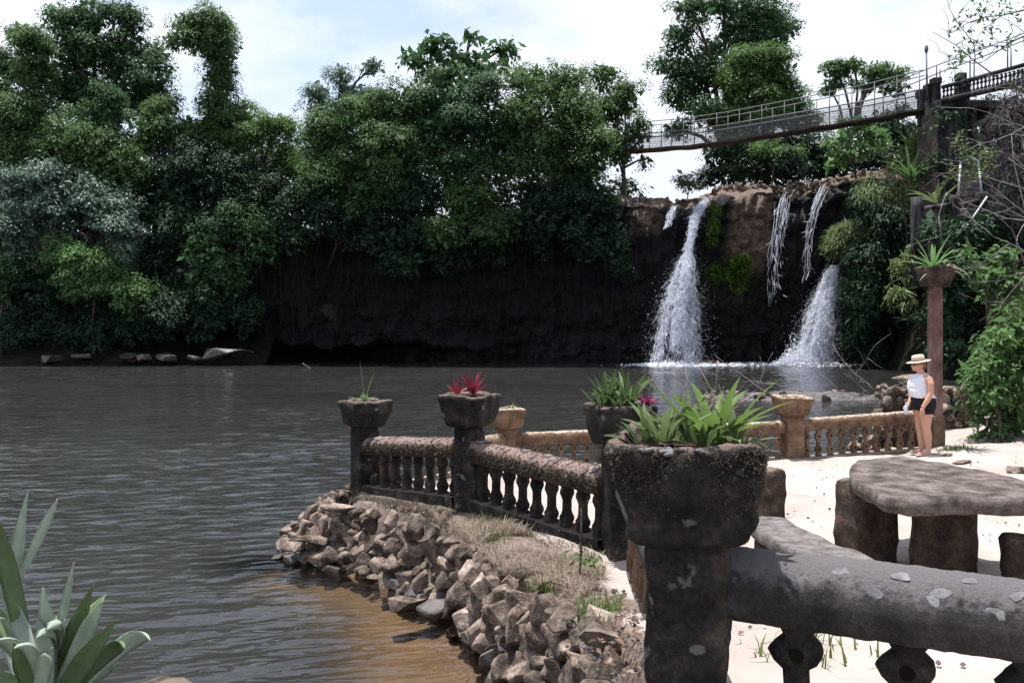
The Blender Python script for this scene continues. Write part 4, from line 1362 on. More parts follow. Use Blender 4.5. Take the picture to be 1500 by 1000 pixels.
# shaggy moss and dead leaves on the largest planter
n = 3000
th = rp.random(n) * 4 - 2
fx = np.where(rp.random(n) < 0.6, rp.uniform(-.5, .5, n), np.sign(rp.normal(size=n)) * 0.5)
fy = np.where(np.abs(fx) > 0.499, rp.uniform(-.5, .5, n), np.where(rp.random(n) < .7, -0.5, 0.5))
zz01 = np.clip(1.02 - np.abs(rp.normal(size=n)) * 0.28, 0.1, 1.05)
wd = 0.37 + (0.53 - 0.37) * zz01 ** 0.85
loc = np.stack([fx * wd, fy * wd, 2.10 - 0.36 * (1 - zz01)], 1)
cz, sz_ = math.cos(math.radians(-14)), math.sin(math.radians(-14))
loc2 = np.stack([pN[0] + loc[:, 0] * cz - loc[:, 1] * sz_, pN[1] + loc[:, 0] * sz_ + loc[:, 1] * cz, loc[:, 2]], 1)
outd = np.stack([fx * cz - fy * sz_, fx * sz_ + fy * cz, 0 * fx], 1)
pl_n = [o for o in bpy.data.objects if o.get('label', '').startswith('largest shaggy')][0]
obj('moss', leaves_mesh(loc2 * 1.0, rp.normal(size=(n, 3)), outd * 0.8 - np.array([0, 0, .8]) + rp.normal(size=(n, 3)) * .5, rp.uniform(0.006, 0.018, n), 0.4, 0.05), L_moss, pl_n, kind='stuff')
for i in range(7):
    q = (pN[0] + rp.uniform(-.22, .25), pN[1] - 0.255 + rp.uniform(-.01, .05), 2.085)
    obj('pebble', SHELLS[i % 5], None, pl_n, q, (rp.uniform(-.2, .7), rp.normal() * .2, rp.uniform(0, 6)), (0.06, 0.055, 0.06))

# ---------------------------------------------------------- agave in the corner
ag_base = P(70, 1010, 1.75)
led = big_rock('rock_ledge', (-1.42, 1.95, 1.0), (1.55, 1.0, 1.42), M_leg, 'rough reddish rock ledge under the agave', 'rock', seed=12, amp=0.10, n=22)
ag = thing('agave', 'large grey green agave in the corner, on the rock ledge', 'plant', ag_base)
def agleaf(p0, p1, w, bend=0.3, mat=L_agave):
    """leaf from pixel p0 to pixel p1 at given depths"""
    a = P(*p0); b = P(*p1)
    V, Q = [], []
    d = b - a
    side = d.cross(Vector((0.15, -1, 0.25))).normalized()
    nrm = side.cross(d).normalized()
    if nrm.y > 0: nrm = -nrm
    S = 12
    for i in range(S + 1):
        s = i / S
        p = a + d * s + nrm * (-0.06 * bend) * 4 * s * (1 - s) + Vector((0, 0, bend * 0.25 * d.length * (math.sin(s * math.pi) * 0.5)))
        ww = w * (0.75 + 0.5 * math.sin(min(1, s * 1.4) * math.pi * 0.6)) * max(0, 1 - max(0, (s - .55) / .45) ** 1.6) + 0.0007
        fold = ww * 0.45
        t_ = 0.004 + 0.006 * (1 - s)
        V += [p - side * ww + nrm * fold, p - side * ww * .5 + nrm * fold * .25, p, p + side * ww * .5 + nrm * fold * .25, p + side * ww + nrm * fold,
              p - nrm * t_ + side * ww * .4 , p - nrm * t_ - side * ww * .4]
    n_ = 7
    for i in range(S):
        o_ = i * n_
        for k in range(n_):
            q0 = o_ + k; q1 = o_ + (k + 1) % n_
            Q.append((q0, q1, q1 + n_, q0 + n_))
    obj('leaf', mesh_from(V, Q), mat, ag)
AGL = leaf_mat('agave_green', (0.06, 0.09, 0.03), (0.2, 0.28, 0.14), 0.5, 0.2, big=24)
for q in (((45, 990, 1.78), (-30, 715, 1.70), .028, .2), ((20, 900, 1.85), (40, 722, 1.80), .022, -.1), ((20, 860, 1.8), (83, 731, 1.75), .015, .2),
          ((75, 1010, 1.78), (62, 860, 1.74), .026, .1), ((85, 1010, 1.74), (150, 880, 1.70), .024, .2), ((70, 1000, 1.86), (108, 822, 1.88), .014, .1),
          ((100, 1020, 1.74), (218, 938, 1.66), .026, .5), ((95, 1020, 1.70), (180, 950, 1.6), .022, .4), ((60, 1010, 1.72), (-10, 940, 1.62), .024, .3),
          ((60, 1020, 1.66), (20, 950, 1.56), .022, .3), ((100, 1030, 1.80), (165, 975, 1.75), .02, .3), ((30, 1000, 1.9), (-40, 850, 1.9), .022, .2),
          ((80, 1010, 1.9), (130, 895, 1.95), .02, .2), ((50, 1030, 1.6), (60, 960, 1.5), .02, .2), ((40, 1010, 1.8), (0, 905, 1.75), .022, .3)):
    agleaf(q[0], q[1], q[2] * 0.58, q[3] * 1.9, mat=L_agave if rp.random() < 0.7 else AGL)
for i in range(16):
    ex, ey = rp.uniform(-40, 190), rp.uniform(850, 985)
    agleaf((rp.uniform(30, 100), rp.uniform(985, 1030), rp.uniform(1.66, 1.9)), (ex, ey, rp.uniform(1.6, 1.95)), rp.uniform(.011, .018), rp.uniform(-.2, .8), mat=L_agave if rp.random() < 0.6 else AGL)
# weeds on ledge
wp = np.stack([rp.uniform(-1.15, -.75, 130), rp.uniform(1.5, 1.8, 130), rp.uniform(1.58, 1.68, 130)], 1)
obj('weeds', blades(wp, rp, 0.05, 0.004, 0.9), L_grass, kind='stuff', label='little green weeds on the rock ledge beside the agave')

# ---------------------------------------------------------- grass and litter on the wall top
def scatter(n, polyx, rng):
    poly = np.array(polyx)
    lo, hi = poly.min(0), poly.max(0)
    out = np.zeros((0, 2))
    while len(out) < n:
        q = lo + (hi - lo) * rng.random((n * 2, 2))
        out = np.concatenate([out, q[sdist(q[:, 0], q[:, 1], poly) < 0]])
    return out[:n]
gpoly = [(0.45, 5.7), (0.75, 6.6), (-0.2, 8.2), (-0.8, 8.35), (-0.35, 7.3), (0.0, 6.4)]
q = scatter(10000, gpoly, rp)
dn = fbm(np.c_[q * 2.2, 0 * q[:, 0]], 3, 8)
q = q[dn > -0.05]
obj('dry_grass', blades(np.c_[q, zt(q[:, 0], q[:, 1]) - 0.02], rp, 0.14, 0.0035, 1.2), L_straw, kind='stuff', label='dry straw coloured grass along the top of the stone wall')
q = scatter(5200, gpoly, rp)
dn = fbm(np.c_[q * 1.7, 0 * q[:, 0]], 3, 18)
q = q[dn > 0.0]
q = q[::5]
obj('grass', blades(np.c_[q, zt(q[:, 0], q[:, 1]) - 0.02], rp, 0.16, 0.004, 1.0), L_grass, kind='stuff', label='green grass tufts mixed into the dry grass on the wall top')
q = np.concatenate([scatter(3200, [(-1.75, 9.9), (-0.55, 8.55), (-0.7, 8.35), (-1.9, 9.6)], rp), scatter(2600, [(-0.35, 8.5), (0.75, 7.0), (0.65, 6.8), (-0.5, 8.3)], rp)])
obj('weeds', blades(np.c_[q, zt(q[:, 0], q[:, 1]) - 0.03], rp, 0.075, 0.004, 1.2), L_moss, kind='stuff', label='low mossy weeds along the foot of the mossy balustrade')
q = np.concatenate([scatter(1000, [(9.0, 10), (14, 9), (16, 15), (9.6, 13)], rp) , scatter(260, [(0.5, 4.5), (0.75, 5.5), (0.45, 5.4), (0.36, 4.6)], rp), scatter(240, [(6.9, 13.4), (7.6, 13.5), (7.6, 13.9), (7.0, 13.6)], rp), scatter(45, [(1.1, 3.6), (1.7, 3.7), (1.7, 4.1), (1.1, 4.1)], rp)])
obj('grass', blades(np.c_[q, zt(q[:, 0], q[:, 1]) - 0.02], rp, 0.12, 0.006, 0.9), L_grass, kind='stuff', label='scattered grass sprouts on the sand')
q = np.concatenate([scatter(150, [(0.4, 3.4), (0.62, 3.5), (0.8, 5.8), (0.4, 5.6)], rp), scatter(50, [(1, 3), (4, 3), (4, 5), (1, 5)], rp), scatter(70, gpoly, rp), scatter(160, [(2.5, 6), (11, 6), (11, 13), (2.5, 13)], rp), scatter(50, [(-1.7, 9.3), (-0.8, 8.5), (-0.9, 8.35), (-1.9, 9.2)], rp)])
n = len(q)
obj('leaf_litter', leaves_mesh(np.c_[q, zt(q[:, 0], q[:, 1]) + 0.025], rp.normal(size=(n, 3)) * .35 + np.array([0, 0, 1]), rp.normal(size=(n, 3)) * np.array([1, 1, .2]), rp.uniform(0.025, 0.06, n), 0.45, 0.16), L_litter, kind='stuff',
    label='brown fallen leaves scattered on the sandy path')
# small stones and crumbs lying on the sand
qq = np.concatenate([scatter(420, [(1.0, 3.2), (8.5, 5), (9.5, 13), (1.6, 13), (1.2, 6)], rp), scatter(160, [(0.38, 3.3), (0.66, 3.3), (0.9, 6.2), (0.2, 6.0)], rp)])
pv, pf, k0 = [], [], 0
ico = np.array([(1, 0, 0), (-1, 0, 0), (0, 1, 0), (0, -1, 0), (0, 0, 1), (0, 0, -1)], float)
icf = [(0, 2, 4), (2, 1, 4), (1, 3, 4), (3, 0, 4), (2, 0, 5), (1, 2, 5), (3, 1, 5), (0, 3, 5)]
zz_ = zt(qq[:, 0], qq[:, 1])
for j in range(len(qq)):
    r_ = rp.uniform(0.006, 0.022) * (1.6 if rp.random() < 0.08 else 1)
    v_ = ico * r_ * rp.uniform(0.6, 1.3, (6, 3)) * np.array([1, 1, .7]) + np.array([qq[j, 0], qq[j, 1], zz_[j] + 0.008])
    pv.extend(v_.tolist()); pf.extend([tuple(i + k0 for i in f_) for f_ in icf]); k0 += 6
obj('pebbles', mesh_from(pv, pf, False), M_wetrock, kind='stuff', label='small dark pebbles and crumbs scattered over the sand')
# seed spike standing near the tall planter
sp_root = thing('dry_seed_spike', 'tall dry brown seed spike beside the tall dark planter', 'plant', (0.52, 6.35, 0.6))
tp = tube([(0.52, 6.35, 0.58), (0.535, 6.35, 0.85), (0.53, 6.33, 1.12)], [0.008, 0.007, 0.003], 5)
obj('stem', mesh_from(*tp), M_bark, sp_root)
n = 260
zq = rp.uniform(0.72, 1.12, n)
obj('seeds', leaves_mesh(np.stack([0.53 + rp.normal(size=n) * .006, 6.34 + rp.normal(size=n) * .006, zq], 1), rp.normal(size=(n, 3)), rp.normal(size=(n, 3)) + np.array([0, 0, .3]), np.full(n, 0.035) * (1.25 - zq), 0.55, .1), leaf_mat('seed_brown', (.05, .03, .022), (.15, .09, .07), .9, .1), sp_root, kind='stuff')
n = 60
obj('foliage', leaves_mesh(np.stack([0.56 + rp.normal(size=n) * .06, 6.3 + rp.normal(size=n) * .05, 0.72 + rp.normal(size=n) * .04], 1), rp.normal(size=(n, 3)) + np.array([0, 0, 1]), rp.normal(size=(n, 3)), np.full(n, 0.07), 0.3, .1), L_fern, sp_root, kind='stuff')

# ---------------------------------------------------------- person
def person():
    bx, by, bz = 6.62, 13.35, zt1(6.62, 13.35) + 0.005
    root = thing('person', 'person in straw hat, white sleeveless top and black shorts looking down at the water', 'person', (bx, by, bz))
    skin = plain('skin', (0.50, 0.27, 0.19), 0.5, 0.35, 0.06, 8)
    white = plain('white_cotton', (0.74, 0.74, 0.80), 0.85, 0.2, 0.04, 10)
    black = plain('black_cloth', (0.012, 0.012, 0.014), 0.8, 0.2, 0.2, 20)
    straw = plain('straw_hat', (0.56, 0.47, 0.36), 0.8, 0.2, 0.15, 60)
    hairm = plain('auburn_hair', (0.16, 0.06, 0.03), 0.5, 0.4, 0.3, 40)
    T = lambda vf: ([(q[0] + bx, q[1] + by, q[2] + bz) for q in vf[0]], vf[1])
    parts = []
    torso = [(0.03, 0, .62, .10, .14), (0.03, 0, .72, .155, .175), (0.03, 0, .84, .165, .18), (0.0, 0, .95, .165, .175), (-0.025, 0, 1.06, .165, .165), (-0.03, 0, 1.15, .155, .165), (-0.01, 0, 1.23, .125, .165), (0.005, 0, 1.285, .085, .13), (0.0, 0, 1.31, .055, .06), (-0.02, 0, 1.36, .05, .052)]
    parts.append(loft(torso))
    parts.append(tube([(0.0, 0, 1.28), (-0.03, 0, 1.36)], [.058, .052], 12))
    # head, jaw, nose, ears
    def ell(c, r):
        bm = bmesh.new(); bmesh.ops.create_uvsphere(bm, u_segments=20, v_segments=14, radius=1)
        v = [(q.co.x * r[0] + c[0], q.co.y * r[1] + c[1], q.co.z * r[2] + c[2]) for q in bm.verts]
        f = [[q.index for q in ff.verts] for ff in bm.faces]; bm.free(); return v, f
    parts += [ell((-.055, 0, 1.45), (.096, .076, .105)), ell((-.10, 0, 1.385), (.05, .05, .045)), ell((-.155, 0, 1.425), (.022, .013, .02)), ell((-.145, 0, 1.385), (.016, .022, .010)), ell((-.03, .078, 1.435), (.02, .012, .03)), ell((-.03, -.078, 1.435), (.02, .012, .03))]
    for sy in (-1, 1):
        st = 0.02 if sy < 0 else 0.0
        parts.append(tube([(0.03, sy * .085, .74), (0.02 + st * .3, sy * .088, .60), (0.01 + st, sy * .088, .44), (0.035 + st, sy * .09, .30), (0.045 + st, sy * .09, .12), (0.04 + st, sy * .09, .055)], [.105, .092, .066, .064, .042, .04], 14))
        parts.append(tube([(0.07 + st, sy * .09, .04), (-0.04 + st, sy * .095, .035), (-0.13 + st, sy * .10, .022)], [.034, .038, .024], 10))
        if sy < 0:
            arm = [(0.02, sy * .165, 1.24), (0.035, sy * .215, 1.15), (0.03, sy * .235, 1.0), (-0.03, sy * .23, .88), (-0.09, sy * .225, .78)]
            hand0 = Vector((-0.10, sy * .225, .74)); dirv = Vector((-0.25, 0, -1)).normalized()
        else:
            arm = [(0.0, sy * .165, 1.24), (-0.01, sy * .215, 1.15), (-0.02, sy * .23, 1.0), (-0.07, sy * .21, .88), (-0.14, sy * .16, .78)]
            hand0 = Vector((-0.17, sy * .14, .755)); dirv = Vector((-0.7, -0.2 * sy, -0.7)).normalized()
        parts.append(tube(arm, [.062, .056, .046, .042, .028], 12))
        parts.append(tube([arm[-1], hand0, hand0 + dirv * .03], [.027, .034, .03], 10))
        lat = dirv.cross(Vector((0, sy, 0))).normalized()
        for k, Lf in enumerate((.055, .066, .062, .046)):
            o_ = hand0 + dirv * .025 + lat * (k - 1.5) * .017
            parts.append(tube([o_, o_ + dirv * Lf * .55, o_ + dirv * Lf + Vector((0, -sy * .015, 0))], [.0105, .010, .008], 6))
        parts.append(tube([hand0 - lat * .022, hand0 - lat * .045 + dirv * .03, hand0 - lat * .04 + dirv * .055], [.012, .011, .009], 6))
    V, Q = T(merge(parts))
    me = mesh_from(V, Q)
    tmp = bpy.data.objects.new('tmp', me); COL.objects.link(tmp)
    rm = tmp.modifiers.new('r', 'REMESH'); rm.mode = 'VOXEL'; rm.voxel_size = 0.0085; rm.use_smooth_shade = True
    sm = tmp.modifiers.new('s', 'SMOOTH'); sm.factor = 0.5; sm.iterations = 3
    dg = bpy.context.evaluated_depsgraph_get()
    body_me = bpy.data.meshes.new_from_object(tmp.evaluated_get(dg))
    bpy.data.objects.remove(tmp)
    body_me.polygons.foreach_set('use_smooth', np.ones(len(body_me.polygons), dtype=bool))
    obj('body', body_me, skin, root)
    def cloth(name, parts_, mat, vox=0.011):
        V, Q = T(merge(parts_))
        me = mesh_from(V, Q)
        tmp = bpy.data.objects.new('tmp', me); COL.objects.link(tmp)
        rm = tmp.modifiers.new('r', 'REMESH'); rm.mode = 'VOXEL'; rm.voxel_size = vox
        sm = tmp.modifiers.new('s', 'SMOOTH'); sm.factor = 0.5; sm.iterations = 2
        dg = bpy.context.evaluated_depsgraph_get()
        m2 = bpy.data.meshes.new_from_object(tmp.evaluated_get(dg))
        bpy.data.objects.remove(tmp)
        m2.polygons.foreach_set('use_smooth', np.ones(len(m2.polygons), dtype=bool))
        v = np.array([q.co[:] for q in m2.vertices]); v = rough_verts(v, 0.009, 13, 4, 3)
        m2.vertices.foreach_set('co', v.astype(np.float32).ravel()); m2.update()
        return obj(name, m2, mat, root)
    top_r = [(c[0] - .004, 0, c[2], c[3] + .022, c[4] + .014) for c in torso if .9 < c[2] < 1.25]
    top_r = [(0.025, 0, .925, .198, .20)] + top_r + [(-.012, 0, 1.235, .15, .172), (0.005, 0, 1.29, .10, .118), (0.0, 0, 1.31, .07, .08)]
    cloth('tank_top', [loft(top_r)], white)
    sh = [loft([(0.03, 0, .72, .172, .19), (0.03, 0, .84, .182, .195), (0.01, 0, .945, .178, .188)])]
    for sy in (-1, 1):
        sh.append(tube([(0.03, sy * .088, .78), (0.03, sy * .09, .665)], [.12, .118], 16))
    cloth('shorts', sh, black)
    # hat: brim and crown tilted with the head
    tilt = Matrix.Rotation(math.radians(-9), 4, 'Y')
    S = 28
    rings = [(.105, .0), (.105, .0), (.15, -.004), (.185, -.012), (.19, -.016), (.185, -.02), (.15, -.012), (.10, -.008)]
    crown = [(.10, -.005), (.102, .02), (.098, .06), (.088, .085), (.06, .094), (.03, .088), (.001, .084)]
    def lathe(pr, sx=1.0, sy_=0.86):
        V, Q = [], []
        for r, z in pr:
            for k in range(S):
                a = 2 * math.pi * k / S
                V.append((r * math.cos(a) * sx, r * math.sin(a) * sy_, z))
        for i in range(len(pr) - 1):
            for k in range(S):
                a = i * S + k; b = i * S + (k + 1) % S
                Q.append((a, b, b + S, a + S))
        return V, Q
    hat = merge([lathe(rings), lathe(crown)])
    hv = [tilt @ Vector(q) + Vector((-.052, 0, 1.515)) for q in hat[0]]
    hat_o = obj('hat', mesh_from(*T((hv, hat[1]))), straw, root)
    bd = lathe([(.104, .004), (.105, .022)])
    bv = [tilt @ Vector(q) + Vector((-.052, 0, 1.515)) for q in bd[0]]
    obj('hat_band', mesh_from(*T((bv, bd[1]))), plain('hat_band', (.3, .2, .12), .8), root)
    hr = [ell((-.02, 0, 1.455), (.088, .082, .085)), ell((.035, 0, 1.42), (.04, .06, .05))]
    V, Q = T(merge(hr)); obj('hair', mesh_from(rough_verts(V, .006, 30, 1), Q), hairm, root)
    gl = [ell((-.142, sy * .036, 1.448), (.012, .03, .019)) for sy in (-1, 1)] + [tube([(-.14, sy * .062, 1.452), (-.04, sy * .082, 1.452)], [.005, .005], 6) for sy in (-1, 1)]
    obj('sunglasses', mesh_from(*T(merge(gl))), plain('dark_lens', (.01, .01, .012), .2, .5), root)
    br = tube([(-.082, -.226, .80), (-.09, -.226, .786)], [.034, .034], 14)
    obj('bracelet', mesh_from(*T(br)), plain('pink_band', (.6, .2, .25), .5), root)
    for sy in (-1, 1):
        st = 0.02 if sy < 0 else 0.0
        v, f = rbox((.26, .095, .022), .01, 4)
        obj('sandal', mesh_from(*T(([(q[0] - .035 + st, q[1] + sy * .096, q[2] + .008) for q in v], f))), plain('pale_sandal', (.45, .38, .36), .7), root)
    # bottle in the far hand, seen in front of her
    b = thing('water_bottle', 'clear water bottle held in the hand of the person by the rail', 'bottle', (bx - .20, by + .11, bz + .64))
    pr = [(.001, 0), (.03, .0), (.032, .01), (.032, .11), (.026, .135), (.013, .155), (.013, .165)]
    V, Q = lathe(pr, 1, 1)
    obj('body', mesh_from([(q[0] + bx - .20, q[1] + by + .10, q[2] + bz + .64) for q in V], Q), plain('clear_plastic', (.55, .6, .68), .15, .6), b)
    V, Q = tube([(0, 0, .165), (0, 0, .185)], [.015, .015], 12)
    obj('cap', mesh_from([(q[0] + bx - .20, q[1] + by + .10, q[2] + bz + .64) for q in V], Q), plain('white_cap', (.7, .7, .75), .4), b)
person()

# =================================================================== FAR SIDE
# waterfalls
def fall(label, path, n, sz, mat=M_fall, wob=0.05, name='waterfall', len_=(0.07, 0.34), edge=1.0, veil=True, core=0.6):
    n = int(n * 3.6); sz = sz * 1.5
    """path: list of (px, py, halfwidth px, D)"""
    rng = np.random.default_rng(abs(hash(label)) % 1000 if False else len(label) * 7)
    path = np.array(path, float)
    d = np.r_[0, np.cumsum(np.hypot(np.diff(path[:, 0]), np.diff(path[:, 1])))]
    root = thing(name, label, 'waterfall', P(path[-1, 0], path[-1, 1], path[-1, 3]), 'falls of water over the cliff')
    wgt = np.interp(np.linspace(0, d[-1], 200), d, path[:, 2])
    cdf = np.cumsum(wgt ** 0.75); cdf /= cdf[-1]
    s = np.interp(rng.random(n), cdf, np.linspace(0, d[-1], 200))
    cx = np.interp(s, d, path[:, 0]); cy = np.interp(s, d, path[:, 1]); hw = np.interp(s, d, path[:, 2]); D = np.interp(s, d, path[:, 3])
    o = rng.normal(size=n) * 0.5 * edge
    o = np.clip(o, -1.5, 1.5)
    # streaky density
    st = fbm(np.stack([o * 5, s * 0.012, 0 * s], 1), 3, 3)
    keep = rng.random(n) < np.clip(0.5 + 1.3 * st + 0.25 * np.abs(o), 0.05, 1)
    cx, cy, hw, D, o, s = [a[keep] for a in (cx, cy, hw, D, o, s)]
    m = len(cx)
    pxx = cx + o * hw + rng.normal(size=m) * 1.0
    Dd = D + rng.normal(size=m) * 0.22 - (1 - np.clip(np.abs(o), 0, 1) ** 2) * hw / F * D * 0.5
    pos = np.stack([(pxx - 750) / F * Dd, Dd, HC - (cy - 480) / F * Dd], 1)
    k = np.searchsorted(d, s, 'right').clip(1, len(d) - 1)
    dirx = (path[k, 0] + o * path[k, 2]) - (path[k - 1, 0] + o * path[k - 1, 2])
    diry = path[k, 1] - path[k - 1, 1]
    ax = np.stack([dirx, 0 * dirx, -np.maximum(diry, 1) * 1.0], 1)
    ax = ax / np.linalg.norm(ax, axis=1, keepdims=True) + rng.normal(size=(m, 3)) * 0.12
    size = rng.uniform(len_[0], len_[1], m) * np.where(np.abs(o) > 0.85, 0.35, 1)
    nr = rng.normal(size=(m, 3)) * 0.5 + np.array([0, -0.9, 0.55])
    obj('stream', leaves_mesh(pos, nr, ax, size, sz, 0.02), mat, root, kind='stuff')
    if n > 3000:     # mist hanging in the column of water
        mm = 1600
        q = rng.choice(np.nonzero(np.abs(o) < 0.95)[0], mm)
        pm = pos[q] + rng.normal(size=(mm, 3)) * np.array([.04, .2, .1])
        obj('mist', leaves_mesh(pm, nr[q], ax[q], rng.uniform(.3, .8, mm), 0.3, 0.02), M_veil, root, kind='stuff')
    # continuous threads of water running down the stream
    parts = []
    for _ in range(90 if n > 3000 else 26):
        s0_ = d[-1] * rng.random() ** 1.6 * 0.8; s1_ = min(d[-1], s0_ + d[-1] * rng.uniform(0.15, 0.5))
        oo = np.clip(rng.normal() * 0.45, -0.7, 0.7)
        pts = []
        for s_ in np.linspace(s0_, s1_, 12):
            oo = float(np.clip(oo + rng.normal() * 0.035, -0.72, 0.72))
            D_ = np.interp(s_, d, path[:, 3]) - 0.12 - 0.1 * rng.random()
            pts.append(P(np.interp(s_, d, path[:, 0]) + oo * np.interp(s_, d, path[:, 2]), np.interp(s_, d, path[:, 1]), D_))
        r0 = rng.uniform(0.012, 0.035) * (1 if n > 3000 else 0.62)
        parts.append(tube(pts, [r0 * (0.25 + 0.75 * math.sin(math.pi * (i + .4) / 12.2)) for i in range(12)], 4, False))
    obj('water_threads', mesh_from(*merge(parts)), M_foam, root, kind='stuff')
    # droplets at the rim of the stream
    md = int(n * 0.3)
    s = np.interp(rng.random(md), cdf, np.linspace(0, d[-1], 200))
    cx = np.interp(s, d, path[:, 0]); cy = np.interp(s, d, path[:, 1]); hw = np.interp(s, d, path[:, 2]); D = np.interp(s, d, path[:, 3])
    o = rng.normal(size=md) * 0.62
    pxx = cx + o * hw + rng.normal(size=md) * 1.5
    Dd = D + rng.normal(size=md) * 0.5
    pos = np.stack([(pxx - 750) / F * Dd, Dd, HC - (cy - 480) / F * Dd], 1)
    obj('spray', leaves_mesh(pos, rng.normal(size=(md, 3)) + np.array([0, -.6, .6]), rng.normal(size=(md, 3)), rng.uniform(0.03, 0.07, md), 0.8, 0.05), M_foam, root, kind='stuff')
    return root
fall('widest waterfall spreading into a white cone of spray', [(1038, 288, 4, 58.6), (1029, 300, 9, 57.6), (1019, 318, 10, 56.8), (1013, 345, 7, 56.4), (1009, 368, 7, 56.2), (1006, 384, 17, 55.9), (1001, 410, 23, 55.8), (996, 450, 31, 55.6), (993, 495, 39, 55.4), (991, 529, 44, 55.3)], 4200, 0.09, edge=0.9)
fall('short waterfall slanting out from behind the grassy hump', [(1224, 388, 7, 55.6), (1218, 400, 12, 55.4), (1211, 430, 20, 55.2), (1203, 470, 29, 55.0), (1197, 505, 33, 54.9), (1193, 529, 36, 54.8)], 2800, 0.09, edge=0.9)
fall('thin broken trickle down dark rock next to the brown boulder', [(1152, 280, 10, 58.0), (1146, 300, 15, 57.0), (1142, 330, 14, 56.3), (1136, 365, 16, 56.2), (1134, 400, 15, 56.2), (1134, 440, 14, 56.2)], 34, 0.045, len_=(0.3, 0.9))
fall('thin bright trickle sliding from the highest rock lip', [(1213, 266, 9, 58.6), (1202, 285, 10, 57.2), (1192, 310, 9, 56.4), (1186, 340, 8, 56.2), (1183, 375, 7, 56.2), (1182, 410, 4, 56.2)], 30, 0.045, len_=(0.3, 0.9))
fall('small seep of water beside the top of the widest waterfall', [(990, 300, 5, 57.2), (984, 312, 7, 56.6), (978, 330, 5, 56.2)], 60, 0.10, len_=(0.2, 0.5))
# foam where the falls land
rf = np.random.default_rng(8)
fp, fs = [], []
for (cx_, w_, n_) in ((990, 46, 3000), (1182, 46, 2600), (1160, 22, 900), (1085, 110, 900)):
    o = rf.normal(size=n_) * 0.55
    D = 54.9 + rf.normal(size=n_) * 0.7
    fp.append(np.stack([(cx_ + o * w_ - 750) / F * D, D, 0.015 + np.abs(rf.normal(size=n_)) * 0.08 * np.exp(-o ** 2)], 1))
fp = np.concatenate(fp)
obj('foam', leaves_mesh(fp, rf.normal(size=fp.shape) * .4 + np.array([0, -.3, 1]), rf.normal(size=fp.shape), rf.uniform(0.08, 0.26, len(fp)), 0.7, 0.05), M_foam, kind='stuff', label='white foam on the water where the falls land')
n_ = 2600
o = rf.normal(size=n_); D = 54.6 + rf.normal(size=n_) * .4
sp_ = np.stack([(1165 + o * 16 - 750) / F * D, D, np.abs(rf.normal(size=n_)) * 0.7 * np.exp(-(o * .7) ** 2)], 1)
obj('spray', leaves_mesh(sp_, rf.normal(size=sp_.shape), rf.normal(size=sp_.shape), rf.uniform(0.05, 0.16, n_), 0.7, 0.05), M_foam, kind='stuff', label='burst of white spray at the foot of the slanting waterfall')

# knobbly rocks along the cliff lip
for i in range(150):
    px_ = rf.uniform(915, 1270)
    zt_ = float(interp(np.array([px_]), [(900, 285), (945, 292), (985, 297), (1035, 292), (1050, 276), (1080, 271), (1110, 273), (1150, 273), (1180, 268), (1220, 262), (1262, 254)])[0])
    p = P(px_, zt_ + rf.uniform(-1, 16), 58.6 + rf.uniform(-.6, .5))
    s = rf.uniform(0.25, 0.75)
    if i == 0: lipr = thing('lip_rocks', 'jumble of brown rocks along the cliff lip above the falls', 'rocks', p)
    obj('stone', ROCKS[i % 14], None, lipr, p, (rf.uniform(0, 6), rf.uniform(0, 6), rf.uniform(0, 6)), (s * 1.3, s, s * .7))

# rocks along the far water edge
far_rocks = [(212, 524, 1.1, 'pale sunlit rock at the far water edge, brightest there'), (195, 527, 0.7, 'small pale rock touching the brightest far rock'), (330, 518, 3.2, 'long dark rock beside the mouth of the undercut cave'), (190, 522, 1.6, 'dark rounded rock at the far water edge'),
             (245, 523, 2.0, 'low dark rock next to the brightest far rock'), (75, 525, 1.8, 'dark rock on the far shore beneath the silvery tree'), (120, 521, 1.2, 'small rock on the far shore beneath the bright bush'), (285, 525, 1.6, 'flat dark rock between bright far rock and the cave')]
for px_, py_, s, lb in far_rocks:
    p = P(px_, py_, 55.0)
    obj('shore_rock', (ROCKS if 'pale' in lb else WETS)[int(rf.integers(6))], None, None, p, (0, 0, rf.uniform(0, 6)), (s * 1.2, s, s * .7), label=lb, cat='rock', group='rocks along the far shore')
sl = [(1345, 550, 3.6, 'flat pale rock slab in the water behind the person'), (1400, 555, 2.6, 'darker flat slab beside the pale slab behind the tall column')]
for px_, py_, s, lb in sl:
    p = P(px_, py_, 41.5)
    obj('rock_slab', FLATS[2 if s > 3 else 3], None, None, p - Vector((0, 0, .12)), (0, 0, .3), (s, s * .7, s * .3), label=lb, cat='rock', group='flat slabs in the water')
# stick in the water
stk = tube([P(443, 532, 51), P(452, 538, 51) + Vector((0, 0, .0)), P(462, 545, 50.6)], [0.05, 0.05, 0.04], 6)
obj('stick', mesh_from(*stk), M_bark, label='pale stick poking out of the open water', cat='stick')

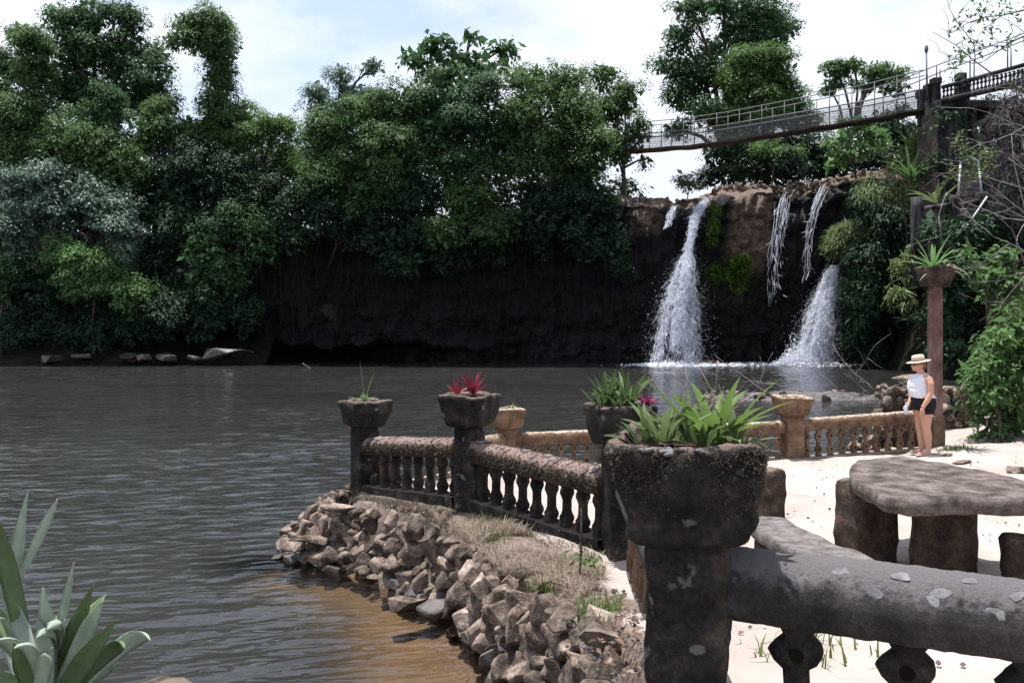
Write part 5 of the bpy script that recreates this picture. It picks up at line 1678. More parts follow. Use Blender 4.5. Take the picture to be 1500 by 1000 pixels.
# driftwood islet
ir = np.linspace(0, 1, 14); ia = np.linspace(0, 2 * np.pi, 72, endpoint=False)
IR, IA = np.meshgrid(ir, ia)
ipx = 10.2 + np.cos(IA.ravel()) * IR.ravel() * 4.4; ipy = 29.4 + np.sin(IA.ravel()) * IR.ravel() * 1.5
ed_ = 1 + 0.3 * vnoise(np.stack([np.cos(IA.ravel()) * 2, np.sin(IA.ravel()) * 2, 0 * ipx], 1), 4)
ipx = 10.2 + (ipx - 10.2) * ed_; ipy = 29.4 + (ipy - 29.4) * ed_
ipz = 0.22 - 0.42 * IR.ravel() ** 2 + 0.07 * fbm(np.stack([ipx, ipy, 0 * ipx], 1) * 2.2, 3, 6)
ii = np.arange(72 * 14).reshape(72, 14); i2 = np.roll(ii, -1, 0)
isl = obj('gravel_islet', mesh_quads(np.stack([ipx, ipy, ipz], 1), np.stack([ii[:, :-1], ii[:, 1:], i2[:, 1:], i2[:, :-1]], -1).reshape(-1, 4), True), M_wetrock, label='low gravel islet covered in driftwood, in the pool', cat='islet')
dw = thing('driftwood', 'bleached tangle of driftwood branches on the gravel islet', 'driftwood', (11, 29.5, 0.1))
def branchy(a, d, L, r, rng, depth=2, parts=None, k=3, sag=0.1):
    parts = [] if parts is None else parts
    pts = [Vector(a)]
    dd = Vector(d).normalized()
    n = 5
    for i in range(n):
        dd = (dd + Vector(rng.normal(size=3)) * 0.14 - Vector((0, 0, sag * 0.2))).normalized()
        pts.append(pts[-1] + dd * L / n)
    parts.append(tube(pts, [r * (1 - 0.8 * i / n) + 0.001 for i in range(n + 1)], 5 if r > 0.01 else 4))
    if depth > 0:
        for _ in range(k):
            i = int(rng.integers(1, n + 1))
            d2 = (dd + Vector(rng.normal(size=3)) * 0.75).normalized()
            branchy(pts[i], d2, L * rng.uniform(0.35, 0.65), r * 0.5, rng, depth - 1, parts, k, sag)
    return parts
rd = np.random.default_rng(21)
for i in range(6):
    a = (rd.uniform(6.8, 13.4), 29.3 + rd.normal() * .5, 0.12)
    pr = branchy(a, (rd.choice([-1, 1]) * rd.uniform(.5, 1), rd.normal() * .3, rd.uniform(.1, .7)), rd.uniform(1.2, 2.8), 0.035, rd, 2)
    obj('branch', mesh_from(*merge(pr)), M_palewood, dw)
for i in range(40):
    s = rd.uniform(.12, .4)
    obj('debris', ROCKS[i % 14], None, isl, (rd.uniform(6.6, 13.2), 29.2 + rd.normal() * .5, 0.1), (rd.uniform(0, 6), rd.uniform(0, 6), 0), (s * 1.3, s, s * .6))

# ------------------------------------------------------------------ trees
G1 = 'vine covered trees on the far bank'
def zb(px_, D): return P(px_, 480, D).x
def base_at(px_, D, z): return (P(px_, 480, D).x, D, z)
# the far left bank
tree('vine_tower', 'narrow vine draped tower of leaves with a hooked top, beside the great dark tree', 'tree', [(28, 48, 22, 12), (50, 75, 26, 35), (50, 125, 28, 50), (40, 185, 48, 55), (60, 235, 60, 45)], 60, L_mid, base_at(45, 60.5, 2), 1.9, 0.24, 0.5, G1)
tree('tall_tree', 'great dark spreading tree standing highest beside the vine tower', 'tree', [(100, 35, 42, 28), (140, 22, 45, 30), (190, 35, 28, 34), (120, 75, 55, 45), (185, 90, 50, 48), (225, 100, 24, 50), (95, 125, 35, 60), (150, 150, 60, 50), (215, 150, 40, 40), (10, 110, 40, 40)], 64, L_deep, base_at(160, 65, 4), 1.0, 0.27, 0.6, G1, trunk_r=0.4)
tree('vine_tower', 'leaning vine smothered tree standing alone against the sky', 'tree', [(278, 46, 34, 24), (310, 36, 38, 28), (325, 62, 28, 35), (322, 95, 26, 36), (320, 125, 24, 34), (316, 158, 24, 34), (300, 62, 34, 26), (258, 62, 16, 14), (318, 185, 28, 26)], 61, L_mid, base_at(322, 61, 5), 1.4, 0.24, 0.55, G1, droop=0.8, limbs=False)
tree('round_tree', 'round dark bush tree in front of the great dark tree', 'tree', [(163, 160, 34, 34), (150, 195, 30, 24)], 58.5, L_deep, base_at(160, 59, 3), 1.2, 0.24, 0.5, G1)
tree('leafy_tree', 'leafy tree filling the gap under the leaning vine tree', 'tree', [(235, 165, 32, 28), (265, 195, 40, 32), (212, 200, 36, 30), (300, 205, 38, 34)], 60.5, L_mid, base_at(250, 61, 3), 1.1, 0.24, 0.5, G1)
tree('leafy_tree', 'feathery tree between the leaning vine tree and the wide fig', 'tree', [(355, 170, 26, 32), (385, 195, 32, 32), (415, 190, 26, 28), (350, 215, 40, 34), (420, 235, 30, 40)], 60, L_warm, base_at(370, 60.5, 3), 1.0, 0.22, 0.5, G1, spread=1)
tree('vine_curtain', 'curtain of vines hanging below the narrow vine tower', 'tree', [(95, 225, 45, 48), (140, 240, 45, 45), (185, 250, 42, 40), (120, 200, 40, 30), (160, 280, 50, 40)], 58, L_mid, base_at(125, 58.5, 2), 1.1, 0.24, 0.55, G1, droop=0.6)
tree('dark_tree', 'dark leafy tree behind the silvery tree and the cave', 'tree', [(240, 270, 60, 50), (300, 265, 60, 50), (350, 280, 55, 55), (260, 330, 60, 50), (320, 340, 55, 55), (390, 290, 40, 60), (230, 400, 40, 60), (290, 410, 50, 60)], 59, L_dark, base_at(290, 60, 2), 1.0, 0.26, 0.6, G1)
tree('silver_tree', 'silvery grey green tree with a broad dome over the far shore', 'tree', [(70, 265, 60, 36), (25, 290, 45, 45), (110, 290, 55, 40), (160, 310, 45, 45), (70, 310, 60, 40), (185, 350, 26, 50), (30, 340, 40, 40)], 56.5, L_silver, base_at(90, 57, 0.6), 1.15, 0.25, 0.55, G1, droop=0.5)
tree('bright_bush', 'bright yellow green bush overhanging the far shore', 'bush', [(95, 365, 28, 24), (125, 385, 45, 32), (165, 405, 42, 36), (120, 420, 40, 28), (190, 435, 26, 34)], 55.2, L_bright, base_at(140, 56, 0.4), 2.0, 0.22, 0.45, G1, trunk_r=0.10, droop=0.6, limbs=False, core=2.0)
tree('bright_bush', 'small bright bush cut by the picture edge on the far shore', 'bush', [(4, 395, 22, 22), (8, 420, 20, 22)], 55.4, L_bright, base_at(5, 56, 0.4), 2.0, 0.22, 0.4, G1, trunk_r=0.1, limbs=False, core=2.0)
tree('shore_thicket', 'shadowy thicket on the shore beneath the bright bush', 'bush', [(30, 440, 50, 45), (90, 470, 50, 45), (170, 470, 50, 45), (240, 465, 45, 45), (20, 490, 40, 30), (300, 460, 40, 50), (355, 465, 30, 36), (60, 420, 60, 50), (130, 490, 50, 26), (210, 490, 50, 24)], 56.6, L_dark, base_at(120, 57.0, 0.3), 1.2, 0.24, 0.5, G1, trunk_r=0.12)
tree('dark_tree', 'dark tree at the picture edge behind the silvery tree', 'tree', [(0, 220, 50, 60), (-20, 150, 40, 60), (10, 350, 40, 60)], 61.5, L_deep, base_at(0, 62, 2), 1.0, 0.26, 0.6, G1)
# a far wood behind, closing the view under the crowns
rngf = np.random.default_rng(404)
fl = px_lobes([(x, 255 + 22 * math.sin(x * 0.05), 46, 62) for x in range(-40, 240, 38)] + [(x, 262 + 14 * math.sin(x * 0.05), 44, 60) for x in range(235, 460, 36)] + [(x, 235 + 16 * math.sin(x * 0.07), 44, 62) for x in range(470, 900, 36)] + [(x, 330, 46, 50) for x in range(-40, 400, 40)] + [(x, 300, 40, 44) for x in range(430, 915, 34)], 68, 0.5)
pos, nr_, ax_ = crown_points(fl, rngf, 46000, 1.1, 60)
obj('forest', leaves_mesh(pos, nr_, ax_, rngf.uniform(.25, .6, len(pos)), .55), L_dark, kind='stuff', label='dark wood closing the view behind the cliff top trees')
# centre
G2 = 'trees crowding the cliff top'
tree('feathery_tree', 'feathery pale crowned tree at the edge of the wide fig', 'tree', [(465, 140, 24, 20), (500, 112, 22, 18), (545, 100, 20, 14), (480, 165, 36, 25), (520, 140, 36, 22)], 58.5, L_silver, base_at(500, 59.5, 11), 0.75, 0.22, 0.45, G2, spread=1)
tree('fig_tree', 'wide green fig tree above the undercut cave', 'tree', [(480, 205, 45, 45), (535, 175, 60, 45), (590, 165, 50, 45), (500, 250, 60, 45), (570, 235, 60, 50), (470, 265, 45, 40), (540, 285, 55, 30)], 56.5, L_mid, base_at(540, 58.5, 9.5), 1.1, 0.24, 0.55, G2, trunk_r=0.4)
tree('large_leaf_tree', 'tree with big drooping leaves poking above the canopy', 'tree', [(640, 68, 28, 15), (690, 55, 16, 10), (735, 72, 22, 15), (670, 92, 40, 18), (610, 88, 26, 14), (715, 100, 34, 16), (650, 110, 40, 16)], 57.5, L_deep, base_at(670, 58.5, 11), 1.0, 0.45, 0.6, G2, per=10, width=0.62, droop=0.9, up=0.4)
tree('fig_tree', 'dense glossy tree in the middle of the cliff top, under the big drooping leaves', 'tree', [(630, 145, 50, 38), (690, 140, 50, 40), (650, 190, 65, 40), (720, 190, 60, 45), (640, 235, 60, 40), (700, 245, 60, 40)], 55.8, L_deep, base_at(670, 58.5, 10), 1.1, 0.25, 0.55, G2, trunk_r=0.4)
tree('fig_tree', 'rounded green tree next to the cliff edge above the dark overhang', 'tree', [(770, 120, 42, 28), (820, 125, 45, 32), (770, 165, 50, 40), (840, 170, 50, 45), (800, 215, 60, 40), (870, 215, 40, 40), (760, 245, 50, 32), (840, 250, 55, 30)], 55.2, L_mid, base_at(810, 58, 10.5), 1.1, 0.24, 0.55, G2, trunk_r=0.4)
tree('leafy_tree', 'loose leafy tree with a forked trunk at the end of the bridge', 'tree', [(885, 115, 32, 24), (915, 145, 30, 28), (895, 165, 40, 30), (935, 195, 20, 28), (905, 225, 32, 26), (945, 235, 12, 10)], 59.5, L_mid, base_at(912, 60, 11.8), 0.95, 0.24, 0.5, G2, trunk_r=0.2)
G3 = 'shaded shrubs hanging on the cliff face'
tree('hanging_shrub', 'shrub with pale glossy leaves hanging below the middle trees', 'shrub', [(690, 315, 50, 28), (655, 345, 36, 28), (720, 340, 40, 26), (690, 290, 60, 26)], 55.0, L_mid, base_at(690, 57.5, 8), 0.8, 0.24, 0.5, G3, trunk_r=0.1)
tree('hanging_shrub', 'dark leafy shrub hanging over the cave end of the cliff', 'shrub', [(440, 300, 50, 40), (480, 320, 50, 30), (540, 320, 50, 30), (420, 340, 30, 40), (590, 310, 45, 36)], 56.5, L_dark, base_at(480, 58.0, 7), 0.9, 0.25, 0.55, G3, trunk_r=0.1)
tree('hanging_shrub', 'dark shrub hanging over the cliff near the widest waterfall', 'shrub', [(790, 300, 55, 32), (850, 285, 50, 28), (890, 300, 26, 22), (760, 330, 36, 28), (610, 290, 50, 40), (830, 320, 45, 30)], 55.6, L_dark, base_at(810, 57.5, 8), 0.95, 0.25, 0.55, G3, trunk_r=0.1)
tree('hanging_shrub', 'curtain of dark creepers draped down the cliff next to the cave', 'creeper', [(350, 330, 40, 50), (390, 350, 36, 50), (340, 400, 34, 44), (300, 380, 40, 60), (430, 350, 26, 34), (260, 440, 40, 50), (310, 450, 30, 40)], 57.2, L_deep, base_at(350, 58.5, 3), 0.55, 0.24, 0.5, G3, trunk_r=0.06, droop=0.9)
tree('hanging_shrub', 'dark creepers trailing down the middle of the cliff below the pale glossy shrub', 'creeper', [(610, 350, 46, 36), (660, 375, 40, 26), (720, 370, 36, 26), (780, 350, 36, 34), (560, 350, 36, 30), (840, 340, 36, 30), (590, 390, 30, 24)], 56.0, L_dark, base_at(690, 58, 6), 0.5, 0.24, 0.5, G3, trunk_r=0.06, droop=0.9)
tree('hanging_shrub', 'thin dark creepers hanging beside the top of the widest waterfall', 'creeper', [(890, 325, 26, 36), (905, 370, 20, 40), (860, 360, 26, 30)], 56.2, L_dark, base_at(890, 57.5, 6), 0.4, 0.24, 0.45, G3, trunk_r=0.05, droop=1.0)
# behind the falls
G4 = 'trees standing behind the waterfall'
tree('tall_tree', 'towering tree behind the falls reaching above the picture', 'tree', [(1015, 15, 32, 26), (1060, 10, 40, 24), (1110, 15, 50, 30), (1140, 45, 30, 35), (1105, 60, 40, 30), (1000, 55, 30, 20), (1040, 75, 30, 22), (1085, 40, 40, 30), (985, 95, 32, 22), (1020, 110, 45, 30), (1010, 145, 42, 26), (1080, 110, 55, 40), (1045, 170, 50, 28), (995, 190, 22, 14)], 72, L_deep, base_at(1080, 74, 12), 1.05, 0.3, 0.65, G4, trunk_r=0.5)
tree('leafy_tree', 'lighter green leafy tree in front of the towering tree', 'tree', [(1095, 90, 34, 28), (1130, 105, 40, 34), (1095, 130, 46, 34), (1150, 145, 38, 34), (1120, 170, 55, 34), (1175, 175, 28, 30), (1080, 175, 40, 30)], 69, L_warm, base_at(1120, 70, 12), 1.05, 0.27, 0.55, G4, trunk_r=0.3)
tree('dark_tree', 'dark tangle of trees under the bridge, above the falls', 'tree', [(1060, 225, 40, 30), (1110, 225, 50, 34), (1160, 225, 50, 40), (1075, 255, 45, 22), (1130, 255, 60, 26), (1200, 240, 45, 34), (1040, 262, 30, 16), (1250, 240, 60, 36), (1300, 200, 45, 50), (1330, 240, 40, 50)], 66.5, L_dark, base_at(1140, 68, 12), 1.0, 0.28, 0.6, G4)
tree('flat_topped_tree', 'flat topped spreading tree on the skyline beyond the bridge', 'tree', [(1225, 105, 26, 14), (1250, 98, 30, 14), (1285, 106, 36, 12), (1315, 112, 20, 10), (1215, 128, 22, 12), (1270, 125, 26, 10), (1305, 132, 26, 9)], 80, L_mid, base_at(1238, 80, 12), 1.1, 0.3, 0.55, G4, flat=0.4, trunk_r=0.3)
tree('bright_tree', 'small bright green tree growing beside the falls, below the bridge', 'tree', [(1255, 185, 36, 16), (1230, 205, 26, 14), (1285, 205, 30, 14), (1255, 222, 36, 14), (1222, 240, 18, 10)], 57, L_bright, base_at(1262, 58.5, 12), 0.75, 0.3, 0.5, G4, trunk_r=0.1, flat=0.4)
tree('far_bush', 'little pale bush on the skyline beside the widest waterfall', 'bush', [(1002, 264, 14, 10), (1015, 272, 16, 8)], 70, L_silver, base_at(1005, 70, 12.5), 0.9, 0.28, 0.4, G4, trunk_r=0.06)
tree('bright_tree', 'yellow green sapling crown in the shade under the bridge', 'tree', [(1125, 215, 20, 16), (1150, 225, 18, 12)], 63.5, L_warm, base_at(1130, 64, 12.5), 0.9, 0.26, 0.45, G4, trunk_r=0.08)
# riverbank on the other side
G5 = 'plants covering the steep bank below the tower'
tree('grassy_hump', 'rounded hump of pale hanging grass beside the slanting waterfall', 'shrub', [(1240, 345, 26, 20), (1225, 360, 16, 14), (1255, 335, 20, 16)], 54.5, L_fern, base_at(1245, 56.5, 5), 1.6, 0.4, 0.4, G5, width=0.12, droop=1.2, trunk_r=0.05, limbs=False)
tree('bank_shrub', 'dark ferny growth hanging down the bank beside the falls', 'shrub', [(1275, 300, 26, 36), (1300, 330, 34, 50), (1280, 390, 36, 50), (1310, 420, 36, 50), (1265, 440, 30, 50), (1300, 480, 36, 40), (1340, 420, 30, 60), (1270, 500, 30, 26)], 52, L_dark, base_at(1300, 53.5, 3), 1.2, 0.32, 0.5, G5, width=0.3, droop=0.9)
tree('bank_shrub', 'sunlit ferny shrub at the foot of the tower', 'shrub', [(1320, 245, 24, 24), (1340, 215, 14, 22), (1350, 260, 22, 26), (1315, 280, 26, 24), (1275, 278, 14, 22)], 48, L_fern, base_at(1330, 49, 6), 0.9, 0.36, 0.45, G5, width=0.22, droop=0.8, trunk_r=0.06)
tree('bank_shrub', 'leafy growth covering the bank behind the tall column', 'shrub', [(1400, 400, 40, 40), (1450, 400, 45, 40), (1430, 340, 40, 30), (1390, 450, 40, 40), (1440, 460, 40, 40), (1480, 340, 40, 40), (1490, 290, 30, 40), (1370, 340, 20, 30), (1400, 510, 45, 26)], 41, L_dark, base_at(1430, 42.5, 2), 1.0, 0.26, 0.5, G5, droop=0.6)
tree('bank_shrub', 'pale ferns hanging beside the planter of the tall column', 'shrub', [(1330, 395, 20, 24), (1320, 430, 14, 20), (1345, 370, 12, 14)], 44, L_fern, base_at(1330, 45, 3), 0.9, 0.3, 0.4, G5, width=0.25, droop=0.9, trunk_r=0.05)
tree('leafy_shrub', 'light green leafy shrub over the bank above the big bush', 'shrub', [(1440, 400, 30, 20), (1475, 385, 30, 22), (1490, 420, 25, 24), (1450, 430, 22, 14), (1420, 380, 18, 12)], 24, L_mid, (13.6, 24.5, 1.0), 0.75, 0.2, 0.32, G5, trunk_r=0.06)
tree('big_bush', 'large glossy leafed bush growing on sand near the tall column', 'bush', [(1465, 515, 34, 34), (1490, 480, 30, 40), (1455, 560, 34, 36), (1490, 560, 40, 50), (1470, 605, 36, 30), (1520, 520, 40, 70), (1440, 590, 20, 30), (1455, 622, 34, 20), (1492, 622, 40, 24), (1432, 560, 18, 30)], 15.2, L_mid, (9.5, 15.4, 0.55), 0.85, 0.13, 0.2, G5, trunk_r=0.05, per=12, spread=0.3, width=0.36, nmax=14000)
tree('big_bush', 'yellower leafy spray at the water side of the large glossy bush', 'bush', [(1445, 535, 22, 24), (1452, 575, 24, 28), (1465, 500, 20, 20)], 14.7, L_bright, (8.8, 14.8, 0.5), 0.55, 0.11, 0.18, G5, trunk_r=0.03, per=10, spread=0.2, width=0.36)

tree('dark_tree', 'dark mass of trees behind the lookout tower', 'tree', [(1400, 190, 50, 40), (1460, 180, 50, 45), (1510, 200, 50, 60), (1440, 240, 60, 40), (1540, 130, 40, 50), (1500, 270, 40, 40)], 50, L_dark, base_at(1450, 51, 6), 0.8, 0.3, 0.6, G4)
tree('dead_vines', 'grey tangle of dead vines hanging from the tower platform', 'vine', [(1475, 180, 24, 40), (1490, 240, 26, 50), (1460, 240, 20, 40), (1490, 130, 20, 20), (1480, 310, 26, 30)], 40, leaf_mat('dead_vine_grey', (0.03, 0.026, 0.028), (0.13, 0.115, 0.12), 0.9, 0.1, spec=0.1), base_at(1490, 41, 4), 0.5, 0.45, 0.4, None, width=0.07, droop=1.0, core=0.12, trunk_r=0.05)
tree('creeper', 'dark creeper leaves climbing the face of the lookout tower', 'creeper', [(1385, 185, 20, 24), (1412, 215, 24, 30), (1380, 260, 20, 40), (1395, 165, 26, 10), (1440, 150, 30, 10), (1480, 140, 30, 12), (1395, 330, 36, 24), (1430, 350, 30, 20), (1360, 350, 14, 34)], 44.8, L_dark, base_at(1390, 45, 5), 0.35, 0.24, 0.4, None, trunk_r=0.03, limbs=False, core=0.0, shell=0.8)
# strappy plants on the bank
def strappy(label, px_, py_, D, n, L, W, mat=L_bright, el=(0.4, 1.5), bend=(.2, 1.2)):
    b = P(px_, py_, D)
    r = thing('strap_plant', label, 'plant', b, 'strap leaved plants on the bank')
    rosette(r, b, n, L, W, mat, rp, el, bend, 0.1, separate=False)
strappy('large palm like strap plant below the tower', 1335, 262, 46.5, 26, 2.0, 0.14, L_mid)
strappy('broad leaved strap plant on the ruined lower balustrade', 1372, 300, 44.5, 14, 1.7, 0.2, L_fern)
strappy('small upright strap plant beside the diagonal pipe', 1386, 352, 43.5, 14, 0.9, 0.08, L_fern, (1.0, 1.5), (0, .3))
strappy('fern spreading at the foot of the diagonal pipe', 1410, 380, 42, 22, 1.2, 0.16, L_mid, (.2, 1.1))
strappy('fern on the sloping wall near the diagonal pipe', 1430, 345, 42, 18, 1.1, 0.16, L_fern, (.2, 1.1))
strappy('ferns in shade below the pale hanging ferns', 1335, 470, 46, 20, 1.3, 0.16, L_dark, (.2, 1.1))
strappy('feathery fern climbing the tower buttress', 1338, 225, 47.5, 26, 1.8, 0.14, L_fern, (.5, 1.5), (.3, 1.4))

# moss on the cliff
def moss(label, L, D, dens=1.2):
    TREE_N[0] += 1
    rng = np.random.default_rng(300 + TREE_N[0])
    lobes = px_lobes(L, D, 0.5)
    pos, nr, ax = crown_points(lobes, rng, 1500, 0.3, 20, 0.8)
    obj('moss_patch', leaves_mesh(pos, nr, ax - np.array([0, 0, 1.0]), rng.uniform(.12, .35, len(pos)), .3), L_moss_hang, label=label, cat='moss', group='hanging moss on the cliff')
moss('bright green moss hanging under the brown boulder', [(1085, 385, 12, 16), (1083, 415, 7, 16), (1078, 400, 14, 10)], 55.9)
moss('dim green moss strip between the widest waterfall and the brown boulder', [(1045, 340, 4, 24), (1048, 395, 9, 10), (1046, 310, 4, 16)], 56.5)

# hanging roots on the dark cliff
rr_ = np.random.default_rng(31)
for (lb, x0, x1, y0, y1, n_) in (('pale roots hanging down the cliff over the cave', 400, 560, 300, 490, 60), ('dark roots hanging in the shade beside the widest waterfall', 640, 930, 300, 500, 60)):
    parts = []
    for i in range(n_):
        px_ = rr_.uniform(x0, x1); a = rr_.uniform(y0, y0 + 90); b = min(y1, a + rr_.uniform(40, 150))
        D = 56.2 + rr_.uniform(-.3, .8)
        pts = [P(px_ + rr_.normal() * 2.0, a + (b - a) * k / 4, D) for k in range(5)]
        parts.append(tube(pts, [rr_.uniform(.015, .04)] * 5, 4, False))
    obj('hanging_roots', mesh_from(*merge(parts)), M_bank, label=lb, cat='roots', group='roots hanging over the cliff')

# ------------------------------------------------------------------ suspension bridge
br = thing('suspension_bridge', 'long suspension footbridge with wire mesh sides over the falls', 'bridge', P(1130, 190, 52))
BP = [(880, 221, 60), (920, 219, 59), (1000, 213, 57), (1060, 206, 55.2), (1130, 195, 53), (1200, 184, 51), (1270, 173, 48.8), (1350, 158, 46.2)]
bpx = [q[0] for q in BP]
def bp_at(px_, dz=0.0, back=0.0):
    y = np.interp(px_, bpx, [q[1] for q in BP]); D = np.interp(px_, bpx, [q[2] for q in BP])
    p = P(px_, y, D)
    return Vector((p.x + back * 0.6, p.y + back, p.z + dz))
ts = np.linspace(880, 1352, 60)
Wd = 1.0
V, Q = [], []
rb = np.random.default_rng(2)
for i, tq in enumerate(ts):
    w = 0.035 * math.sin(tq * 0.12) * math.sin(tq * .03)
    for (bk, dz) in ((0, w), (Wd, w), (Wd, w - .11), (0, w - .11)):
        V.append(bp_at(tq, dz, bk))
for i in range(len(ts) - 1):
    for k in range(4):
        a = i * 4 + k; b = i * 4 + (k + 1) % 4
        Q.append((a, b, b + 4, a + 4))
obj('deck', mesh_from(V, Q, False), M_deck, br)
for bk in (0, Wd):
    for nm, dz, r in (('handrail', 1.02, 0.045), ('cable', 1.85, 0.032)):
        pts = [bp_at(tq, dz + (0.25 * ((tq - 1000) / 350) ** 2 if nm == 'cable' else 0), bk) for tq in np.linspace(880, 1500 if nm == 'cable' and False else 1352, 40)]
        obj(nm, mesh_from(*tube(pts, [r] * 40, 5)), M_steel, br)
    for tq in np.arange(885, 1350, 33.0) + (0 if bk == 0 else 9):
        obj('post', mesh_from(*tube([bp_at(tq, -.1, bk), bp_at(tq, 1.9 + 0.25 * ((tq - 1000) / 350) ** 2, bk)], [.035, .03], 5)), M_steel, br)
    wires = []
    for tq in np.arange(880, 1352, 1.9):
        wires.append(tube([bp_at(tq, 0, bk), bp_at(tq + 1.5, 1.0, bk)], [.0065, .0065], 3, False))
        wires.append(tube([bp_at(tq + 1.5, 0, bk), bp_at(tq, 1.0, bk)], [.0065, .0065], 3, False))
    for dz in np.arange(0.1, 1.0, 0.15):
        wires.append(tube([bp_at(tq, dz, bk) for tq in ts], [.008] * 60, 3, False))
    obj('wire_mesh', mesh_from(*merge(wires)), M_steel, br, kind='stuff')
# cable stays rising to the tower, beyond the end posts
sty = thing('cable_fence', 'thin metal cable fence rising above the tower balustrade', 'fence', P(1425, 110, 46))
for dz in (0, 0.55):
    pts = [P(1300, 125 + dz * 24, 47.5), P(1380, 93 + dz * 22, 45.5), P(1440, 72 + dz * 20, 43.5), P(1510, 45 + dz * 20, 41)]
    obj('cable', mesh_from(*tube(pts, [.03] * 4, 5)), M_steel, sty)
for px_, y0, y1, D in ((1372, 116, 96, 45.7), (1377, 116, 102, 45.5), (1421, 118, 80, 44.2), (1427, 118, 88, 44), (1476, 100, 62, 42.2), (1481, 100, 70, 42)):
    obj('post', mesh_from(*tube([P(px_, y0, D), P(px_, y1, D)], [.035, .03], 5)), M_steel, sty)

lp = thing('lamp_post', 'slim lamp post standing at the end of the bridge', 'lamp post', P(1358, 140, 46))
obj('pole', mesh_from(*tube([P(1358, 142, 46), P(1357, 76, 46)], [.05, .04], 6)), M_steel, lp)
obj('lamp_head', mesh_from(*tube([P(1357, 78, 46), P(1357, 74, 46), P(1357, 68, 46), P(1357, 66, 46)], [.05, .11, .09, .02], 8)), M_steel, lp)

# ------------------------------------------------------------------ lookout tower
tw = thing('lookout_tower', 'blackened concrete lookout tower holding the bridge end', 'tower', P(1400, 330, 46))
def tbox(name, x0, y0, x1, y1, D, depth, mat=M_tower, parent=tw, n=5, r=0.05, amp=0.03, seed=0):
    a = P(x0, y0, D); b = P(x1, y1, D)
    v, f = rbox((abs(b.x - a.x), depth, abs(a.z - b.z)), r, n)
    v = rough_verts(v, amp, 1.5, seed)
    return obj(name, mesh_from(*place((v, f), ((a.x + b.x) / 2, D + depth / 2, (a.z + b.z) / 2), 0)), mat, parent)
for i, (x, y, D) in enumerate(((1353, 133, 46.6), (1364, 123, 46.1), (1374, 114, 45.6))):
    tbox('post', x - 5, y + 2, x + 5, y + 52, D, 0.4, seed=i)
    tbox('post_cap', x - 6.5, y - 1, x + 6.5, y + 9, D - 0.06, 0.5, seed=i)
a0 = [P(1344, 176, 46.9), P(1374, 152, 45.5), P(1374, 340, 45.5), P(1344, 340, 46.9)]
V = [*a0] + [q + Vector((0.6, 1.0, 0)) for q in a0]
obj('buttress', mesh_from(rough_verts(V, .03, 1), [(0, 1, 2, 3), (7, 6, 5, 4), (0, 4, 5, 1), (1, 5, 6, 2), (3, 2, 6, 7), (0, 3, 7, 4)], False), stone_mat('brown_render', [(.03, .024, .021), (.065, .05, .044), (.11, .085, .073)], 2, 14, .6), tw)
tbox('wall', 1374, 150, 1430, 330, 45.6, 1.6, seed=5, n=10)
tbox('pilaster', 1424, 158, 1432, 255, 45.3, 0.3, seed=6)
tbox('wall', 1432, 235, 1560, 340, 45.2, 1.2, seed=7, n=8)
tbox('platform', 1374, 146, 1560, 158, 45.2, 2.6, seed=8, n=8)
tbox('lintel', 1432, 225, 1560, 236, 44.9, 1.5, seed=9)
for x in (1450, 1475, 1500):
    tbox('post', x - 3, 158, x + 3, 228, 45.4, .3, seed=x)
# upper balustrade on the tower
ub = thing('tower_balustrade', 'dark balustrade running up along the top of the lookout tower', 'balustrade', P(1440, 130, 45))
pa, pb_ = P(1380, 128, 45.2), P(1520, 90, 41)
obj('rail', mesh_from(*tube([pa, pa.lerp(pb_, .3), pa.lerp(pb_, .6), pb_], [.11] * 4, 8)), M_tower, ub)
ga_, gb_ = P(1380, 148, 45.2), P(1520, 116, 41)
obj('plinth', mesh_from(*tube([ga_, gb_], [.16, .16], 6)), M_tower, ub)
tb_m = baluster_mesh(0.62, 0.13, PROF_B, 1.0, M_tower)
for i in range(24):
    q = ga_.lerp(gb_, (i + .5) / 24)
    obj('baluster', tb_m, None, ub, q + Vector((0, 0, .06)))
for x, y in ((1408, 112), (1418, 118)):
    tbox('post', x - 4, y, x + 4, y + 35, 44.6, .35, parent=ub)
# planter on top
v, f = rbox((.5, .5, .4), .08, 5)
obj('planter', mesh_from(*place((v, f), P(1407, 113, 44.5), 0)), M_tower, ub)
# stairs with white handrails
stt = thing('staircase', 'steep concrete staircase with white handrails on the tower', 'staircase', P(1422, 320, 43.5))
for i in range(10):
    y = 330 - i * 8.2
    D = 43.2 + i * 0.2
    tbox('step', 1408, y - 8.6, 1437, y, D, 0.5, stone_mat('worn_step', [(.05, .04, .04), (.12, .1, .1), (.2, .17, .16)], 2, 12, .5) if i == 0 else bpy.data.materials['worn_step'], stt, n=2, r=.03, seed=i)
for (a, b) in ((P(1404, 282, 43.0), P(1407, 238, 43.8)), (P(1438, 282, 43.0), P(1433, 236, 43.8)), (P(1407, 238, 43.8), P(1418, 233, 44.4)), (P(1433, 236, 43.8), P(1423, 231, 44.4))):
    obj('handrail', mesh_from(*tube([a, b], [.055, .055], 6)), M_white_rail, stt)
lb_ = thing('ruined_balustrade', 'ruined lower balustrade overgrown with strap plants', 'balustrade', P(1400, 330, 42.5))
for (x0, x1, y0, y1, D, dp) in ((1340, 1352, 288, 372, 43, .5), (1396, 1407, 284, 325, 42.6, .45), (1436, 1450, 280, 330, 42.4, .5), (1362, 1378, 340, 380, 42.6, .5)):
    tbox('post', x0, y0, x1, y1, D, dp, parent=lb_, seed=x0)
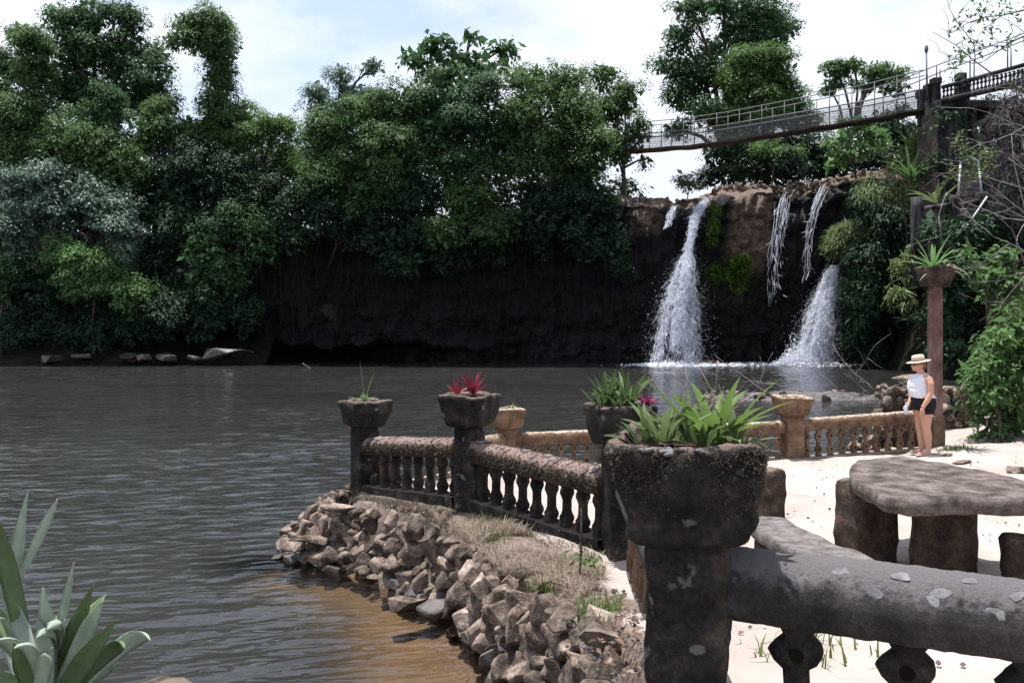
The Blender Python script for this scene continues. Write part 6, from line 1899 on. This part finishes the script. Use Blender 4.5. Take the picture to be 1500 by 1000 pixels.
for a, b in ((P(1352, 306, 43), P(1397, 299, 42.8)), (P(1407, 301, 42.7), P(1436, 294, 42.6)), (P(1450, 290, 42.5), P(1520, 284, 41.5))):
    obj('rail', mesh_from(*tube([a, b], [.13, .13], 8)), M_tower, lb_)
tbox('wall', 1345, 322, 1450, 420, 43.4, .8, parent=lb_, seed=3, n=8, amp=.08)
pp_ = thing('diagonal_pipe', 'pale metal pipe handrail slanting down across the ruined balustrade', 'handrail', P(1396, 362, 41.8))
obj('pipe', mesh_from(*tube([P(1446, 288, 42.2), P(1396, 362, 41.6)], [.05, .05], 6)), M_white_rail, pp_)
v, f = rbox((.9, .8, .9), .2, 8); v[:, :2] *= (0.75 + .35 * (v[:, 2:3] / .9 + .5))
obj('stone_urn', mesh_from(rough_verts(v, .03, 2, 2), f), M_tower, None, P(1394, 376, 41.8), label='dark stone urn at the foot of the diagonal pipe', cat='urn')

# ------------------------------------------------------------------ bare branches and vines near the camera's side
bb = thing('bare_shrub', 'leafless shrub with pale arching branches in front of the tower', 'shrub', (14.5, 19, 1.2))
rbs = np.random.default_rng(12)
starts = [((1530, 200, 20), (1440, 150, 20)), ((1530, 170, 20), (1410, 235, 20)), ((1540, 290, 20), (1420, 330, 19)), ((1530, 385, 18), (1400, 230, 18.5)), ((1540, 330, 17.5), (1405, 255, 18)), ((1530, 470, 18), (1440, 300, 18)), ((1560, 300, 18), (1440, 195, 18.5)), ((1540, 260, 19), (1460, 170, 19)), ((1560, 420, 17), (1455, 345, 17.5)),
          ((1530, 240, 18), (1485, 120, 18.5)), ((1540, 400, 18), (1470, 210, 18)), ((1550, 350, 18.5), (1430, 270, 18.5)), ((1545, 300, 18), (1470, 240, 18))]
for a, b in starts:
    A_, B_ = P(*a), P(*b)
    pr = branchy(A_, (B_ - A_), (B_ - A_).length * 1.02, 0.02, rbs, 3, None, 2, 0.0)
    obj('branch', mesh_from(*merge(pr)), M_palewood, bb)
n = 420
ci = np.array([P(rbs.uniform(1395, 1450), rbs.uniform(200, 262), 18.3)[:] for _ in range(26)])
k = rbs.integers(26, size=n)
pos = ci[k] + rbs.normal(size=(n, 3)) * 0.1
obj('leaves', leaves_mesh(pos, rbs.normal(size=(n, 3)) * .5 + np.array([0, 0, 1]), rbs.normal(size=(n, 3)), rbs.uniform(.06, .13, n), .5), L_fern, bb, kind='stuff')
tv = thing('dangling_vine', 'twiggy vine with dark leaves dangling into the top corner', 'vine', P(1500, 60, 12))
for a, b in (((1520, 150, 12), (1385, 20, 12)), ((1530, 40, 12), (1430, 95, 12)), ((1520, 10, 12), (1400, 60, 12)), ((1540, 120, 12), (1450, 10, 12))):
    A_, B_ = P(*a), P(*b)
    pr = branchy(A_, (B_ - A_), (B_ - A_).length, 0.012, rbs, 2, None, 3, 0.0)
    obj('stem', mesh_from(*merge(pr)), M_bark, tv)
n = 230
cl = [(1402, 40), (1412, 75), (1400, 95), (1424, 25), (1432, 70), (1440, 15), (1455, 40), (1395, 110), (1480, 60), (1490, 20), (1470, 10)]
cc = np.array([P(*cl[i], 12)[:] for i in rbs.integers(len(cl), size=n)])
pos = cc + rbs.normal(size=(n, 3)) * np.array([.05, .1, .1])
obj('leaves', leaves_mesh(pos, rbs.normal(size=(n, 3)), rbs.normal(size=(n, 3)) - np.array([0, 0, .8]), rbs.uniform(.05, .1, n), .5), L_mid, tv, kind='stuff')
